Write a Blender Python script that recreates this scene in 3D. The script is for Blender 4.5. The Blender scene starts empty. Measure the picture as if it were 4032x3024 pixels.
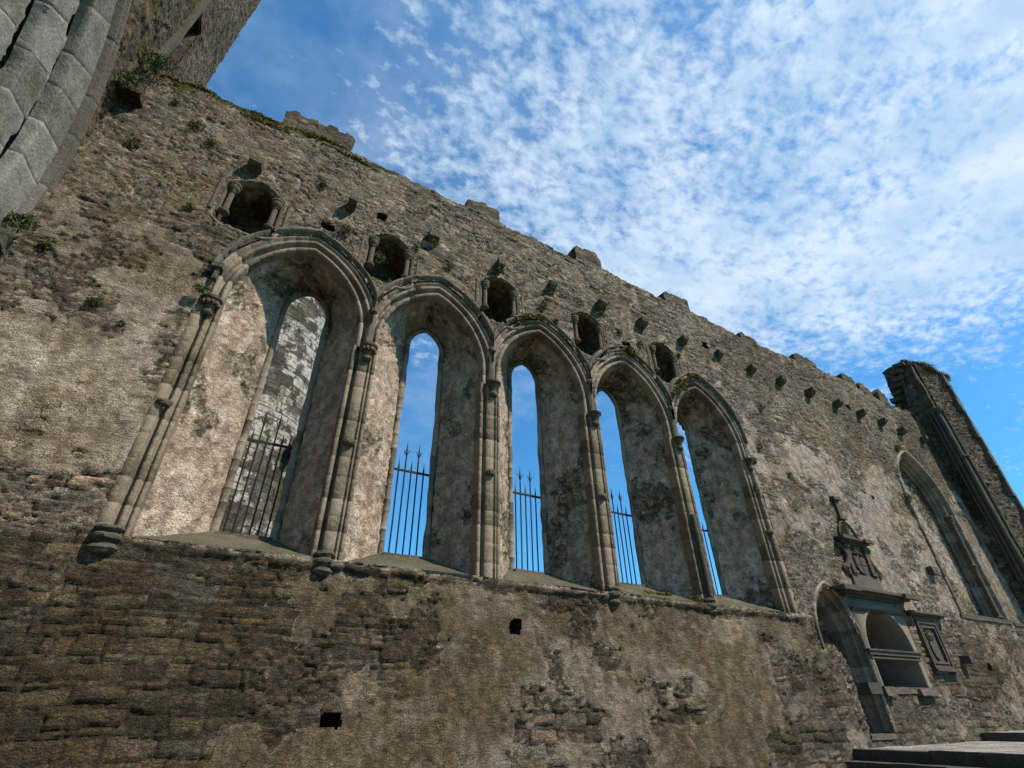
import bpy, math, random
import numpy as np
from mathutils import Matrix, Vector
S = bpy.context.scene
COL = S.collection
rng = np.random.default_rng(7)
random.seed(7)

# ------------------------------------------------------------------ camera
F, YAW, PITCH, ROLL = 1980.3, 0.5240, 0.5881, -0.01623
cy_, sy_ = math.cos(YAW), math.sin(YAW); cp_, sp_ = math.cos(PITCH), math.sin(PITCH)
fw = Vector((sy_*cp_, cy_*cp_, sp_)); rt = Vector((cy_, -sy_, 0)); up = rt.cross(fw)
cr_, sr_ = math.cos(ROLL), math.sin(ROLL)
r2 = cr_*rt + sr_*up; u2 = -sr_*rt + cr_*up
cam = bpy.data.cameras.new('camera'); co = bpy.data.objects.new('camera', cam); COL.objects.link(co)
co.matrix_world = Matrix(((r2.x, u2.x, -fw.x, 1.438), (r2.y, u2.y, -fw.y, -8.847), (r2.z, u2.z, -fw.z, 0.0), (0, 0, 0, 1)))
cam.sensor_width = 36; cam.lens = 36*F/4032; cam.clip_end = 3000; cam.clip_start = 0.1
S.camera = co

# ------------------------------------------------------------------ light and sky
AZ, EL = math.radians(38), math.radians(51)
sunv = Vector((math.sin(AZ)*math.cos(EL), -math.cos(AZ)*math.cos(EL), math.sin(EL)))
sl = bpy.data.lights.new('sun', 'SUN'); sl.energy = 4.8; sl.angle = math.radians(0.5); sl.color = (1.0, 0.93, 0.82)
so = bpy.data.objects.new('sun', sl); COL.objects.link(so)
so.rotation_euler = (-sunv).to_track_quat('-Z', 'Y').to_euler(); so.location = (10, -20, 30)
S.view_settings.view_transform = 'Standard'; S.view_settings.look = 'None'
S.view_settings.exposure = 0.58; S.view_settings.gamma = 1.0
S.render.engine = 'CYCLES'
S.cycles.max_bounces = 6

class NT:
    def __init__(s, tree): s.t = tree; s.n = tree.nodes; s.l = tree.links
    def node(s, typ, **kw):
        n = s.n.new(typ)
        for k, v in kw.items(): setattr(n, k, v)
        return n
    def set(s, sock, v):
        if isinstance(v, bpy.types.NodeSocket): s.l.new(v, sock)
        elif v is not None: sock.default_value = v
    def math(s, op, a, b=None, clamp=False):
        n = s.node('ShaderNodeMath', operation=op, use_clamp=clamp); s.set(n.inputs[0], a)
        if b is not None: s.set(n.inputs[1], b)
        return n.outputs[0]
    def vmath(s, op, a, b=None):
        n = s.node('ShaderNodeVectorMath', operation=op); s.set(n.inputs[0], a)
        if b is not None: s.set(n.inputs[1], b)
        return n.outputs['Value'] if op in ('DOT_PRODUCT', 'LENGTH') else n.outputs[0]
    def noise(s, vec, scale, detail=6, rough=0.55, dist=0.0, col=False):
        n = s.node('ShaderNodeTexNoise'); s.set(n.inputs['Vector'], vec); n.inputs['Scale'].default_value = scale
        n.inputs['Detail'].default_value = detail; n.inputs['Roughness'].default_value = rough; n.inputs['Distortion'].default_value = dist
        return n.outputs['Color' if col else 'Fac']
    def ramp(s, fac, stops, interp='LINEAR'):
        n = s.node('ShaderNodeValToRGB'); n.color_ramp.interpolation = interp; e = n.color_ramp.elements
        while len(e) < len(stops): e.new(0.5)
        for i, (p, c) in enumerate(stops):
            e[i].position = p; e[i].color = (c, c, c, 1) if isinstance(c, (int, float)) else (*c, 1)
        s.set(n.inputs[0], fac); return n.outputs[0]
    def mix(s, fac, a, b, mode='MIX'):
        n = s.node('ShaderNodeMix', data_type='RGBA', blend_type=mode)
        s.set(n.inputs[0], fac); s.set(n.inputs[6], (*a, 1) if isinstance(a, tuple) else a); s.set(n.inputs[7], (*b, 1) if isinstance(b, tuple) else b)
        return n.outputs[2]
    def smooth(s, v, a, b):
        n = s.node('ShaderNodeMapRange', interpolation_type='SMOOTHSTEP'); s.set(n.inputs[0], v)
        n.inputs[1].default_value = a; n.inputs[2].default_value = b; n.inputs[3].default_value = 0; n.inputs[4].default_value = 1
        return n.outputs[0]

def build_world():
    w = bpy.data.worlds.new('World'); S.world = w; w.use_nodes = True
    t = NT(w.node_tree); t.n.clear()
    out = t.node('ShaderNodeOutputWorld'); bg = t.node('ShaderNodeBackground')
    sky = t.node('ShaderNodeTexSky', sky_type='NISHITA', sun_disc=False)
    sky.sun_elevation = EL; sky.sun_rotation = math.radians(142); sky.altitude = 100
    sky.air_density = 1.0; sky.dust_density = 0.4; sky.ozone_density = 2.5
    tc = t.node('ShaderNodeTexCoord'); d = tc.outputs['Generated']
    sep = t.node('ShaderNodeSeparateXYZ'); t.set(sep.inputs[0], d)
    z = t.math('MAXIMUM', sep.outputs[2], 0.04)
    zz = t.math('ADD', z, 0.10)
    cmb = t.node('ShaderNodeCombineXYZ')
    t.set(cmb.inputs[0], t.math('DIVIDE', sep.outputs[0], zz)); t.set(cmb.inputs[1], t.math('DIVIDE', sep.outputs[1], zz))
    p = cmb.outputs[0]
    # rippled rows: rotate and squash
    mp = t.node('ShaderNodeMapping'); t.set(mp.inputs[0], p); mp.inputs['Rotation'].default_value = (0, 0, math.radians(28)); mp.inputs['Scale'].default_value = (1.0, 1.35, 1)
    q = mp.outputs[0]
    big = t.noise(p, 1.3, 3, 0.5)
    mid = t.noise(q, 9.0, 5, 0.6, 0.25)
    fine = t.noise(q, 30.0, 4, 0.6, 0.2)
    # more cloud towards the south-east part of the sky
    # cover direction: (0.75, 0.15, 0.65)
    cov = t.vmath('DOT_PRODUCT', d, (0.66, 0.10, 0.74))
    cov = t.smooth(cov, 0.62, 0.98)
    a = t.math('ADD', t.math('MULTIPLY', mid, 0.45), t.math('MULTIPLY', fine, 0.55))
    a = t.math('ADD', a, t.math('MULTIPLY', t.math('SUBTRACT', big, 0.5), 0.7))
    a = t.math('ADD', a, t.math('MULTIPLY', t.math('SUBTRACT', cov, 0.50), 0.24))
    hor = t.smooth(sep.outputs[2], 0.30, 0.60)          # clear sky low down
    a = t.math('SUBTRACT', a, t.math('MULTIPLY', t.math('SUBTRACT', 1.0, hor), 0.26))
    m = t.smooth(a, 0.33, 0.70)
    veil = t.math('MULTIPLY', t.smooth(t.noise(p, 2.6, 5, 0.6), 0.34, 0.70), t.math('MULTIPLY', hor, 0.30))
    m = t.math('MAXIMUM', t.math('MULTIPLY', m, 0.88), veil)
    shade = t.noise(q, 5.0, 4, 0.6)
    cc = t.mix(t.smooth(shade, 0.35, 0.7), (3.5, 4.75, 6.1), (5.4, 6.2, 7.1))
    skyc = t.mix(1.0, sky.outputs[0], (0.42, 1.06, 1.34), 'MULTIPLY')
    c = t.mix(m, skyc, cc)
    t.set(bg.inputs[0], c); bg.inputs[1].default_value = 0.104
    t.l.new(bg.outputs[0], out.inputs[0])
build_world()

# ------------------------------------------------------------------ noise helpers (numpy)
TAB = rng.random((256, 256))
def vn(x, y, seed=0):
    x = np.asarray(x, float)+seed*17.37; y = np.asarray(y, float)+seed*5.91
    xi = np.floor(x).astype(int); yi = np.floor(y).astype(int); fx = x-xi; fy = y-yi
    fx = fx*fx*(3-2*fx); fy = fy*fy*(3-2*fy)
    g = lambda i, j: TAB[(xi+i) & 255, (yi+j) & 255]
    return (g(0, 0)*(1-fx)+g(1, 0)*fx)*(1-fy)+(g(0, 1)*(1-fx)+g(1, 1)*fx)*fy
def fbm(x, y, seed=0, o=4, r=0.5):
    a, s, t = 1.0, 0.0, 0.0
    for k in range(o):
        s = s+a*vn(x*2**k, y*2**k, seed+k*3); t += a; a *= r
    return s/t
def ss(v, a, b):
    t = np.clip((v-a)/(b-a), 0, 1); return t*t*(3-2*t)

def masonry(U, V, seed, hr=(0.06, 0.2), lr=(0.15, 0.6), warp=0.05):
    """irregular coursed rubble: returns joint (1 in the mortar), stone tint 0..1, stone relief 0..1"""
    r = np.random.default_rng(seed)
    Uw = U+warp*2.4*(fbm(U*1.3, V*1.3, seed, 3)-.5)+.05*(fbm(U*7, V*7, seed+1, 2)-.5)
    Vw = V+warp*3.2*(fbm(U*.9, V*.9, seed+2, 3)-.5)+.045*(fbm(U*6, V*6, seed+5, 2)-.5)
    v0, v1 = V.min()-1, V.max()+1
    hs = np.concatenate([[v0], v0+np.cumsum(r.uniform(*hr, int((v1-v0)/hr[0])+4))])
    hs = hs[hs < v1+1]
    row = np.clip(np.searchsorted(hs, Vw)-1, 0, len(hs)-2)
    dv = np.minimum(Vw-hs[row], hs[row+1]-Vw)
    u0 = U.min()-2; n = int((U.max()-u0+3)/lr[0])+4
    off = r.uniform(0, 1, len(hs)+1)
    tint = np.zeros_like(U); du = np.zeros_like(U); hgt = np.zeros_like(U)
    L = np.cumsum(r.uniform(lr[0], lr[1], (len(hs)+1, n))*(0.6+1.1*(np.append(np.diff(hs), [.1, .1])[:, None]/hr[1])), axis=1)
    for k in np.unique(row):
        m = row == k
        uu = Uw[m]-u0+off[k]*.5
        e = np.concatenate([[0], L[k]])
        i = np.clip(np.searchsorted(e, uu)-1, 0, len(e)-2)
        du[m] = np.minimum(uu-e[i], e[i+1]-uu)
        rr = np.random.default_rng(seed*1000+int(k)); t = rr.random(len(e)); h = rr.random(len(e))
        tint[m] = t[i]; hgt[m] = h[i]
    d = np.minimum(du, dv)+.016*(fbm(U*22, V*22, seed+9, 2)-.5)
    joint = 1-ss(d, 0.005, 0.026)
    relief = ss(d, 0.003, 0.020)*(0.30+.70*hgt)+.10*ss(d, .03, .12)
    return joint, tint, relief

def rubble(U, V, seed, su=.20, sv=.09, jit=.85, warp=.06):
    """uncoursed rubble from jittered brick cells: joint, tint, relief"""
    Uw = U+warp*2.5*(fbm(U*1.4, V*1.4, seed, 3)-.5)+.03*(fbm(U*9, V*9, seed+1, 2)-.5)
    Vw = V+warp*2.5*(fbm(U*1.1, V*1.1, seed+2, 3)-.5)+.02*(fbm(U*9, V*9, seed+5, 2)-.5)
    x = Uw/su; y = Vw/sv; yi = np.floor(y).astype(int)
    F1 = np.full(U.shape, 9.); F2 = np.full(U.shape, 9.); ti = np.zeros(U.shape); hh = np.zeros(U.shape)
    for dj in (-1, 0, 1):
        r_ = yi+dj; xo = x+(r_ & 1)*.5; xi = np.floor(xo).astype(int)
        for di in (-1, 0, 1):
            c_ = xi+di; a = (c_*7+seed*13) & 255; b_ = (r_*11+seed*29) & 255
            px = c_+.5+jit*(TAB[a, b_]-.5); py = r_+.5+jit*.75*(TAB[b_, a]-.5)
            d = np.sqrt((xo-px)**2+(y-py)**2)
            n = d < F1; F2 = np.where(n, F1, np.minimum(F2, d)); F1 = np.where(n, d, F1)
            ti = np.where(n, TAB[(a+91) & 255, b_], ti); hh = np.where(n, TAB[a, (b_+57) & 255], hh)
    e = (F2-F1)+.10*(fbm(U*20, V*20, seed+8, 2)-.5)
    return 1-ss(e, .04, .15), ti, ss(e, .02, .20)*(.35+.65*hh)+.12*ss(e, .2, .6)

# ------------------------------------------------------------------ mesh helpers
def tagp(o, label=None, cat=None, group=None, kind=None):
    if label: o['label'] = label
    if cat: o['category'] = cat
    if group: o['group'] = group
    if kind: o['kind'] = kind
    return o
def thing(name, loc, label, cat, group=None):
    o = bpy.data.objects.new(name, None); COL.objects.link(o); o.location = loc; o.empty_display_size = .2
    return tagp(o, label, cat, group)
def wloc(o):
    v = np.zeros(3)
    while o is not None: v += np.array(o.location); o = o.parent
    return v
def link(name, V, Fc, mat, parent=None, attrs=None, smooth=False):
    V = np.asarray(V, float)
    if parent is not None: V = V-wloc(parent)
    me = bpy.data.meshes.new(name)
    if isinstance(Fc, np.ndarray):
        me.vertices.add(len(V)); me.vertices.foreach_set('co', V.astype(np.float32).ravel())
        k = Fc.shape[1]; me.loops.add(Fc.size); me.loops.foreach_set('vertex_index', Fc.astype(np.int32).ravel())
        me.polygons.add(len(Fc)); me.polygons.foreach_set('loop_start', np.arange(0, Fc.size, k, dtype=np.int32))
        me.update(calc_edges=True)
    else:
        me.from_pydata([tuple(v) for v in V], [], Fc); me.update()
    if smooth: me.polygons.foreach_set('use_smooth', np.ones(len(me.polygons), bool))
    for k, a in (attrs or {}).items():
        at = me.attributes.new(k, 'FLOAT_COLOR', 'POINT'); at.data.foreach_set('color', np.asarray(a, np.float32).ravel())
    me.materials.append(mat)
    o = bpy.data.objects.new(name, me); COL.objects.link(o)
    if parent is not None: o.parent = parent
    return o
def RGBA(r, g, b, a=0.0):
    z = np.zeros_like(np.asarray(r, float)); return np.stack([z+r, z+g, z+b, z+a], -1)
def grid(name, P, mat, parent=None, a1=None, a2=None, keep=None, smooth=True, flip=False):
    n, m = P.shape[:2]
    idx = np.arange(n*m).reshape(n, m)
    q = np.stack([idx[:-1, :-1], idx[1:, :-1], idx[1:, 1:], idx[:-1, 1:]], -1)
    if keep is not None: q = q[keep]
    q = q.reshape(-1, 4)
    if flip: q = q[:, ::-1]
    used = np.unique(q); rm = np.full(n*m, -1); rm[used] = np.arange(len(used)); q = rm[q]
    at = {}
    if a1 is not None: at['mk'] = a1.reshape(-1, 4)[used]
    if a2 is not None: at['mk2'] = a2.reshape(-1, 4)[used]
    return link(name, P.reshape(-1, 3)[used], q, mat, parent, at, smooth)
def normals(P):
    a = np.gradient(P, axis=0); b = np.gradient(P, axis=1); n = np.cross(a, b)
    return n/np.maximum(np.linalg.norm(n, axis=-1, keepdims=True), 1e-9)

class MB:
    def __init__(s): s.v = []; s.f = []
    def add(s, vs, fs):
        b = len(s.v); s.v += [tuple(map(float, v)) for v in vs]; s.f += [tuple(i+b for i in f) for f in fs]
    def box(s, x0, x1, y0, y1, z0, z1, j=0.0):
        r = lambda: random.uniform(-j, j)
        vs = [(x+r(), y+r(), z+r()) for z in (z0, z1) for (x, y) in ((x0, y0), (x1, y0), (x1, y1), (x0, y1))]
        s.add(vs, [(3, 2, 1, 0), (4, 5, 6, 7), (0, 1, 5, 4), (1, 2, 6, 5), (2, 3, 7, 6), (3, 0, 4, 7)])
    def lathe(s, c, prof, n=14, axis='z', a0=0, a1=2*math.pi, cap=True):
        full = abs(a1-a0-2*math.pi) < 1e-6; k = n if full else n+1
        vs = []
        for (r, h) in prof:
            for i in range(k):
                a = a0+(a1-a0)*i/n
                x, y = r*math.cos(a), r*math.sin(a)
                vs.append((c[0]+x, c[1]+y, c[2]+h) if axis == 'z' else ((c[0]+x, c[1]+h, c[2]+y) if axis == 'y' else (c[0]+h, c[1]+x, c[2]+y)))
        fs = []
        for j in range(len(prof)-1):
            for i in range(k if full else n):
                i2 = (i+1) % k; fs.append((j*k+i, j*k+i2, (j+1)*k+i2, (j+1)*k+i))
        if cap: fs.append(tuple(range(k))[::-1]); fs.append(tuple((len(prof)-1)*k+i for i in range(k)))
        s.add(vs, fs)
    def tube(s, pts, r, n=6):
        pts = [Vector(p) for p in pts]; vs = []; rs = r if isinstance(r, (list, tuple)) else [r]*len(pts)
        for i, p in enumerate(pts):
            t = (pts[min(i+1, len(pts)-1)]-pts[max(i-1, 0)]).normalized()
            a = t.cross(Vector((0, 1, 0) if abs(t.y) < .9 else (1, 0, 0))).normalized(); b = t.cross(a)
            for k in range(n):
                an = 2*math.pi*k/n; vs.append(p+rs[i]*(a*math.cos(an)+b*math.sin(an)))
        fs = [(i*n+k, i*n+(k+1) % n, (i+1)*n+(k+1) % n, (i+1)*n+k) for i in range(len(pts)-1) for k in range(n)]
        fs += [tuple(range(n))[::-1], tuple((len(pts)-1)*n+k for k in range(n))]
        s.add(vs, fs)
    def prism(s, poly, y0, y1):
        """poly in (x,z), extruded along y; y0 is the front"""
        n = len(poly); s.add([(x, y0, z) for x, z in poly]+[(x, y1, z) for x, z in poly],
              [tuple(range(n)), tuple(range(2*n-1, n-1, -1))]+[(i, i+n, (i+1) % n+n, (i+1) % n) for i in range(n)])
    def build(s, name, mat, parent=None, smooth=False):
        return link(name, np.array(s.v), s.f, mat, parent, None, smooth)
def rough(o, amp=0.02, scale=6.0, cuts=2, smooth=False):
    """wear: subdivide a small mesh and push its points about"""
    import bmesh
    bm = bmesh.new(); bm.from_mesh(o.data)
    bmesh.ops.recalc_face_normals(bm, faces=bm.faces)
    bmesh.ops.subdivide_edges(bm, edges=bm.edges, cuts=cuts, use_grid_fill=True)
    w = wloc(o)
    from mathutils import noise
    for v in bm.verts:
        p = (v.co+Vector(w))*scale
        v.co += noise.noise_vector(p)*amp+noise.noise_vector(p*2.7)*amp*.5
    bm.to_mesh(o.data); bm.free()
    if smooth:
        for p in o.data.polygons: p.use_smooth = True
    return o

# ------------------------------------------------------------------ materials
def newmat(name):
    m = bpy.data.materials.new(name); m.use_nodes = True; t = NT(m.node_tree); t.n.clear()
    out = t.node('ShaderNodeOutputMaterial'); b = t.node('ShaderNodeBsdfPrincipled'); t.l.new(b.outputs[0], out.inputs[0])
    b.inputs['Roughness'].default_value = 0.92
    try: b.inputs['Specular IOR Level'].default_value = 0.15
    except Exception: pass
    return m, t, b
def pos(t):
    return t.node('ShaderNodeNewGeometry').outputs['Position']
def attr(t, name):
    n = t.node('ShaderNodeAttribute', attribute_name=name); s = t.node('ShaderNodeSeparateColor'); t.set(s.inputs[0], n.outputs['Color'])
    return s.outputs[0], s.outputs[1], s.outputs[2], n.outputs['Alpha']
def bump(t, b, h, dist, strength=1.0, prev=None):
    n = t.node('ShaderNodeBump'); n.inputs['Strength'].default_value = strength; n.inputs['Distance'].default_value = dist
    t.set(n.inputs['Height'], h)
    if prev is not None: t.set(n.inputs['Normal'], prev)
    t.set(b.inputs['Normal'], n.outputs[0]); return n.outputs[0]

def rubble_mat(name, stone, mortar, plast, dark=(0.052, 0.047, 0.030)):
    m, t, b = newmat(name); p = pos(t)
    R, G, B, HU = attr(t, 'mk'); MO, DK, OC, LI = attr(t, 'mk2')
    mp = t.node('ShaderNodeMapping'); t.set(mp.inputs[0], p); mp.inputs['Scale'].default_value = (1, 1, 2.2); ps = mp.outputs[0]
    n1 = t.noise(p, 2.2, 7, 0.6); n2 = t.noise(ps, 14, 8, 0.68); n3 = t.noise(p, 60, 5, 0.65); n4 = t.noise(p, 0.6, 4, 0.5)
    f = t.math('ADD', t.math('MULTIPLY', R, 0.72), t.math('MULTIPLY', t.math('SUBTRACT', n2, 0.5), 1.2))
    f = t.math('ADD', f, t.math('MULTIPLY', t.math('SUBTRACT', n1, 0.33), 0.5))
    c = t.ramp(f, stone)
    mc = t.mix(n2, tuple(x*.12 for x in mortar), tuple(x*.75 for x in mortar))
    hu = t.math('FRACT', t.math('MULTIPLY', R, 7.31))
    c = t.mix(1.0, c, t.ramp(hu, [(0.0, (1.08, 0.98, 0.86)), (0.45, (1.0, 1.0, 1.0)), (0.7, (0.88, 0.96, 1.02)), (1.0, (1.12, 0.95, 0.88))]), 'MULTIPLY')
    c = t.mix(t.math('MULTIPLY', G, 0.9), c, mc)
    pf = t.math('ADD', t.math('MULTIPLY', n1, 0.6), t.math('MULTIPLY', n2, 0.5))
    pc = t.ramp(pf, plast)
    c = t.mix(B, c, pc)
    # edge of the plaster, where the pale lime shows
    e = t.math('MULTIPLY', t.smooth(B, 0.25, 0.5), t.math('SUBTRACT', 1.0, t.smooth(B, 0.5, 0.9)))
    e = t.math('MULTIPLY', e, t.smooth(t.noise(p, 1.7, 3), 0.44, 0.56))
    # ochre staining, DK darkening, moss, white lichen
    c = t.mix(t.math('MULTIPLY', OC, t.smooth(n2, 0.35, 0.65)), c, (0.26, 0.16, 0.055))
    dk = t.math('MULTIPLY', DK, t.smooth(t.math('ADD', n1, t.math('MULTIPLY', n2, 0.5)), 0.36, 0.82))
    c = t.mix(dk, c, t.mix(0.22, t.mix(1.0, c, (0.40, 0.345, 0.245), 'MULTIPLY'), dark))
    ms = t.node('ShaderNodeMapping'); t.set(ms.inputs[0], p); ms.inputs['Scale'].default_value = (5, 5, .45)
    st = t.smooth(t.noise(ms.outputs[0], 1.0, 6, 0.6), 0.40, 0.62)
    c = t.mix(t.math('MULTIPLY', t.math('SUBTRACT', 1.0, st), t.math('MULTIPLY', B, 0.35)), c, t.mix(1.0, c, (0.62, 0.57, 0.49), 'MULTIPLY'))
    cm = t.node('ShaderNodeMapping'); t.set(cm.inputs[0], t.vmath('ADD', p, t.vmath('MULTIPLY', t.noise(p, 3.0, 4, 0.6, col=True), (0.5, 0.5, 0.5)))); cm.inputs['Scale'].default_value = (1, 1, 1.8)
    ck = t.node('ShaderNodeTexVoronoi', feature='DISTANCE_TO_EDGE'); t.set(ck.inputs['Vector'], cm.outputs[0]); ck.inputs['Scale'].default_value = 2.6
    crack = t.math('MULTIPLY', t.math('SUBTRACT', 1.0, t.smooth(ck.outputs['Distance'], 0.004, 0.022)), t.smooth(t.noise(p, 1.1, 3), 0.50, 0.62))
    c = t.mix(t.math('MULTIPLY', crack, 0.75), c, (0.025, 0.02, 0.014))
    c = t.mix(t.math('MULTIPLY', e, 0.55), c, (0.40, 0.36, 0.28))
    vor = t.node('ShaderNodeTexVoronoi', feature='F1'); t.set(vor.inputs['Vector'], t.vmath('ADD', p, t.vmath('SCALE', t.noise(p, 9, 3, col=True), None))); vor.inputs['Scale'].default_value = 7.0
    lm = t.math('MULTIPLY', t.math('SUBTRACT', 1.0, t.smooth(t.math('ADD', vor.outputs['Distance'], t.math('MULTIPLY', n3, 0.25)), 0.22, 0.36)), t.math('MULTIPLY', LI, t.smooth(t.noise(p, 3.1, 3), 0.44, 0.54)))
    c = t.mix(lm, c, (0.50, 0.50, 0.45))
    lm2 = t.math('MULTIPLY', t.smooth(n3, 0.60, 0.70), t.math('MULTIPLY', 0.55, LI))
    c = t.mix(lm2, c, (0.42, 0.40, 0.34))
    mossc = t.mix(n3, (0.035, 0.045, 0.012), (0.14, 0.12, 0.025))
    c = t.mix(t.smooth(t.math('ADD', MO, t.math('MULTIPLY', t.math('SUBTRACT', n2, .5), 1.0)), 0.35, 0.65), c, mossc)
    c = t.mix(t.smooth(n3, 0.52, 0.38), c, t.mix(1.0, c, (0.42, 0.39, 0.36), 'MULTIPLY'))
    c = t.mix(t.smooth(n3, 0.55, 0.68), c, t.mix(1.0, c, (1.55, 1.52, 1.46), 'MULTIPLY'))
    c = t.mix(t.smooth(t.noise(p, 4.5, 5, 0.65), 0.40, 0.62), t.mix(1.0, c, (0.70, 0.68, 0.66), 'MULTIPLY'), t.mix(1.0, c, (1.14, 1.13, 1.11), 'MULTIPLY'))
    c = t.mix(t.smooth(n4, 0.35, 0.65), c, t.mix(1.0, c, (0.82, 0.82, 0.84), 'MULTIPLY'))
    t.set(b.inputs['Base Color'], c)
    # relief
    pit = t.math('SUBTRACT', 1.0, t.smooth(t.noise(p, 16, 4, 0.6, 0.8), 0.36, 0.46))
    scale_ = t.smooth(t.noise(ps, 7.5, 7, 0.7, 0.6), 0.42, 0.56)
    h = t.math('ADD', t.math('MULTIPLY', n2, 0.9), t.math('MULTIPLY', scale_, 0.55))
    h = t.math('SUBTRACT', h, t.math('MULTIPLY', pit, 0.4))
    h = t.math('ADD', h, t.math('MULTIPLY', n3, 0.75))
    h = t.math('SUBTRACT', h, t.math('MULTIPLY', crack, 0.6))
    h = t.math('MULTIPLY', h, t.math('SUBTRACT', 1.0, t.math('MULTIPLY', B, 0.45)))
    bump(t, b, h, 0.034, 1.0)
    return m
STONE = [(0.0, (0.060, 0.051, 0.040)), (0.25, (0.130, 0.110, 0.083)), (0.45, (0.215, 0.182, 0.140)), (0.62, (0.170, 0.156, 0.130)), (0.80, (0.32, 0.275, 0.215)), (1.0, (0.42, 0.37, 0.30))]
PLAST = [(0.25, (0.135, 0.110, 0.085)), (0.40, (0.215, 0.180, 0.142)), (0.52, (0.285, 0.243, 0.200)), (0.66, (0.37, 0.325, 0.272)), (0.85, (0.24, 0.212, 0.178))]
STONE = [(p_, tuple(x*k_ for x, k_ in zip(c_, (1.38, 1.33, 1.25)))) for p_, c_ in STONE]; PLAST = [(p_, tuple(x*k_ for x, k_ in zip(c_, (1.28, 1.23, 1.18)))) for p_, c_ in PLAST]
M_WALL = rubble_mat('rubble_and_plaster', STONE, (0.20, 0.175, 0.135), PLAST)
M_REV = rubble_mat('brightened_reveal_plaster', [(p_, tuple(min(.6, x*1.6) for x in c_)) for p_, c_ in STONE], (0.24, 0.205, 0.16), [(p_, tuple(min(.62, a_*b_) for a_, b_ in zip(c_, (1.36, 1.29, 1.27)))) for p_, c_ in PLAST])  # pinkish plaster, lightened in colour to make up for weak fill light
M_TOWER = rubble_mat('tower_rubble', [(0.05, (0.07, 0.06, 0.045)), (0.3, (0.14, 0.115, 0.08)), (0.55, (0.20, 0.17, 0.12)), (0.8, (0.25, 0.19, 0.11)), (1.0, (0.34, 0.30, 0.22))], (0.16, 0.14, 0.10), PLAST)
M_ROUND = rubble_mat('round_tower_stone', [(0.05, (0.09, 0.085, 0.078)), (0.35, (0.16, 0.152, 0.14)), (0.6, (0.23, 0.222, 0.205)), (0.8, (0.20, 0.185, 0.155)), (1.0, (0.33, 0.32, 0.30))], (0.07, 0.065, 0.055), [(0.3, (0.55, 0.57, 0.56)), (0.6, (0.78, 0.79, 0.78))])

def ashlar_mat(name, cols, joint=(0.30, 0.26, 0.19), bumpd=0.02, var=1.0, green=0.25):
    m, t, b = newmat(name); p = pos(t)
    R, G, B, _ = attr(t, 'mk')
    n1 = t.noise(p, 3.0, 6, 0.6); n2 = t.noise(p, 18, 7, 0.65); n3 = t.noise(p, 80, 4, 0.6)
    f = t.math('ADD', t.math('MULTIPLY', R, 0.6), t.math('ADD', t.math('MULTIPLY', t.math('SUBTRACT', n1, 0.3), 0.6*var), t.math('MULTIPLY', t.math('SUBTRACT', n2, 0.5), 0.9*var)))
    c = t.ramp(f, cols)
    c = t.mix(t.math('MULTIPLY', G, 0.5), c, joint)
    c = t.mix(t.math('MULTIPLY', t.smooth(t.noise(p, 1.6, 5, 0.6), 0.52, 0.68), green), c, (0.06, 0.06, 0.025))
    c = t.mix(t.math('MULTIPLY', t.smooth(n2, 0.62, 0.72), 0.35), c, (0.45, 0.43, 0.38))
    c = t.mix(t.smooth(n3, 0.48, 0.35), c, t.mix(1.0, c, (0.6, 0.58, 0.55), 'MULTIPLY'))
    t.set(b.inputs['Base Color'], c)
    bump(t, b, t.math('ADD', n2, t.math('MULTIPLY', n3, 0.4)), bumpd, 0.8)
    return m
M_DRESS = ashlar_mat('dressed_sandstone', [(0.1, (0.09, 0.07, 0.047)), (0.35, (0.18, 0.138, 0.092)), (0.6, (0.25, 0.195, 0.135)), (0.8, (0.22, 0.145, 0.092)), (1.0, (0.34, 0.285, 0.215))], bumpd=0.03, green=.45)
M_ARCH = ashlar_mat('weathered_arch_stone', [(0.1, (0.10, 0.078, 0.058)), (0.4, (0.19, 0.15, 0.112)), (0.65, (0.28, 0.225, 0.172)), (0.85, (0.26, 0.175, 0.12)), (1.0, (0.38, 0.325, 0.26))], joint=(0.09, 0.075, 0.055), bumpd=.03, green=.4)
M_HOOD = ashlar_mat('dark_hood_stone', [(0.1, (0.07, 0.06, 0.045)), (0.5, (0.13, 0.115, 0.09)), (1.0, (0.24, 0.21, 0.16))], joint=(0.04, 0.035, 0.03), bumpd=0.04, green=0.5)
M_LIME = ashlar_mat('grey_limestone', [(0.05, (0.075, 0.07, 0.055)), (0.35, (0.15, 0.142, 0.118)), (0.6, (0.215, 0.205, 0.175)), (1.0, (0.33, 0.315, 0.27))], joint=(0.05, 0.045, 0.035), bumpd=0.035, var=1.3, green=0.45)
M_TOMB = ashlar_mat('dark_tomb_stone', [(0.1, (0.07, 0.055, 0.040)), (0.5, (0.135, 0.106, 0.080)), (1.0, (0.22, 0.185, 0.15))], joint=(0.1, 0.09, 0.08), bumpd=0.015, var=1.0, green=0.25)
M_TOMB2 = ashlar_mat('pale_tomb_stone', [(0.1, (0.10, 0.078, 0.058)), (0.5, (0.185, 0.146, 0.112)), (1.0, (0.27, 0.222, 0.175))], bumpd=0.02, var=1.0, green=0.2)
M_CORB = ashlar_mat('dark_corbel_stone', [(0.1, (0.07, 0.061, 0.046)), (0.5, (0.155, 0.132, 0.10)), (1.0, (0.28, 0.245, 0.19))], bumpd=0.03, green=0.4)
M_SILL = ashlar_mat('green_cement_sill', [(0.1, (0.05, 0.045, 0.028)), (0.5, (0.09, 0.08, 0.052)), (1.0, (0.17, 0.15, 0.11))], bumpd=0.04, green=0.35)
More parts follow.
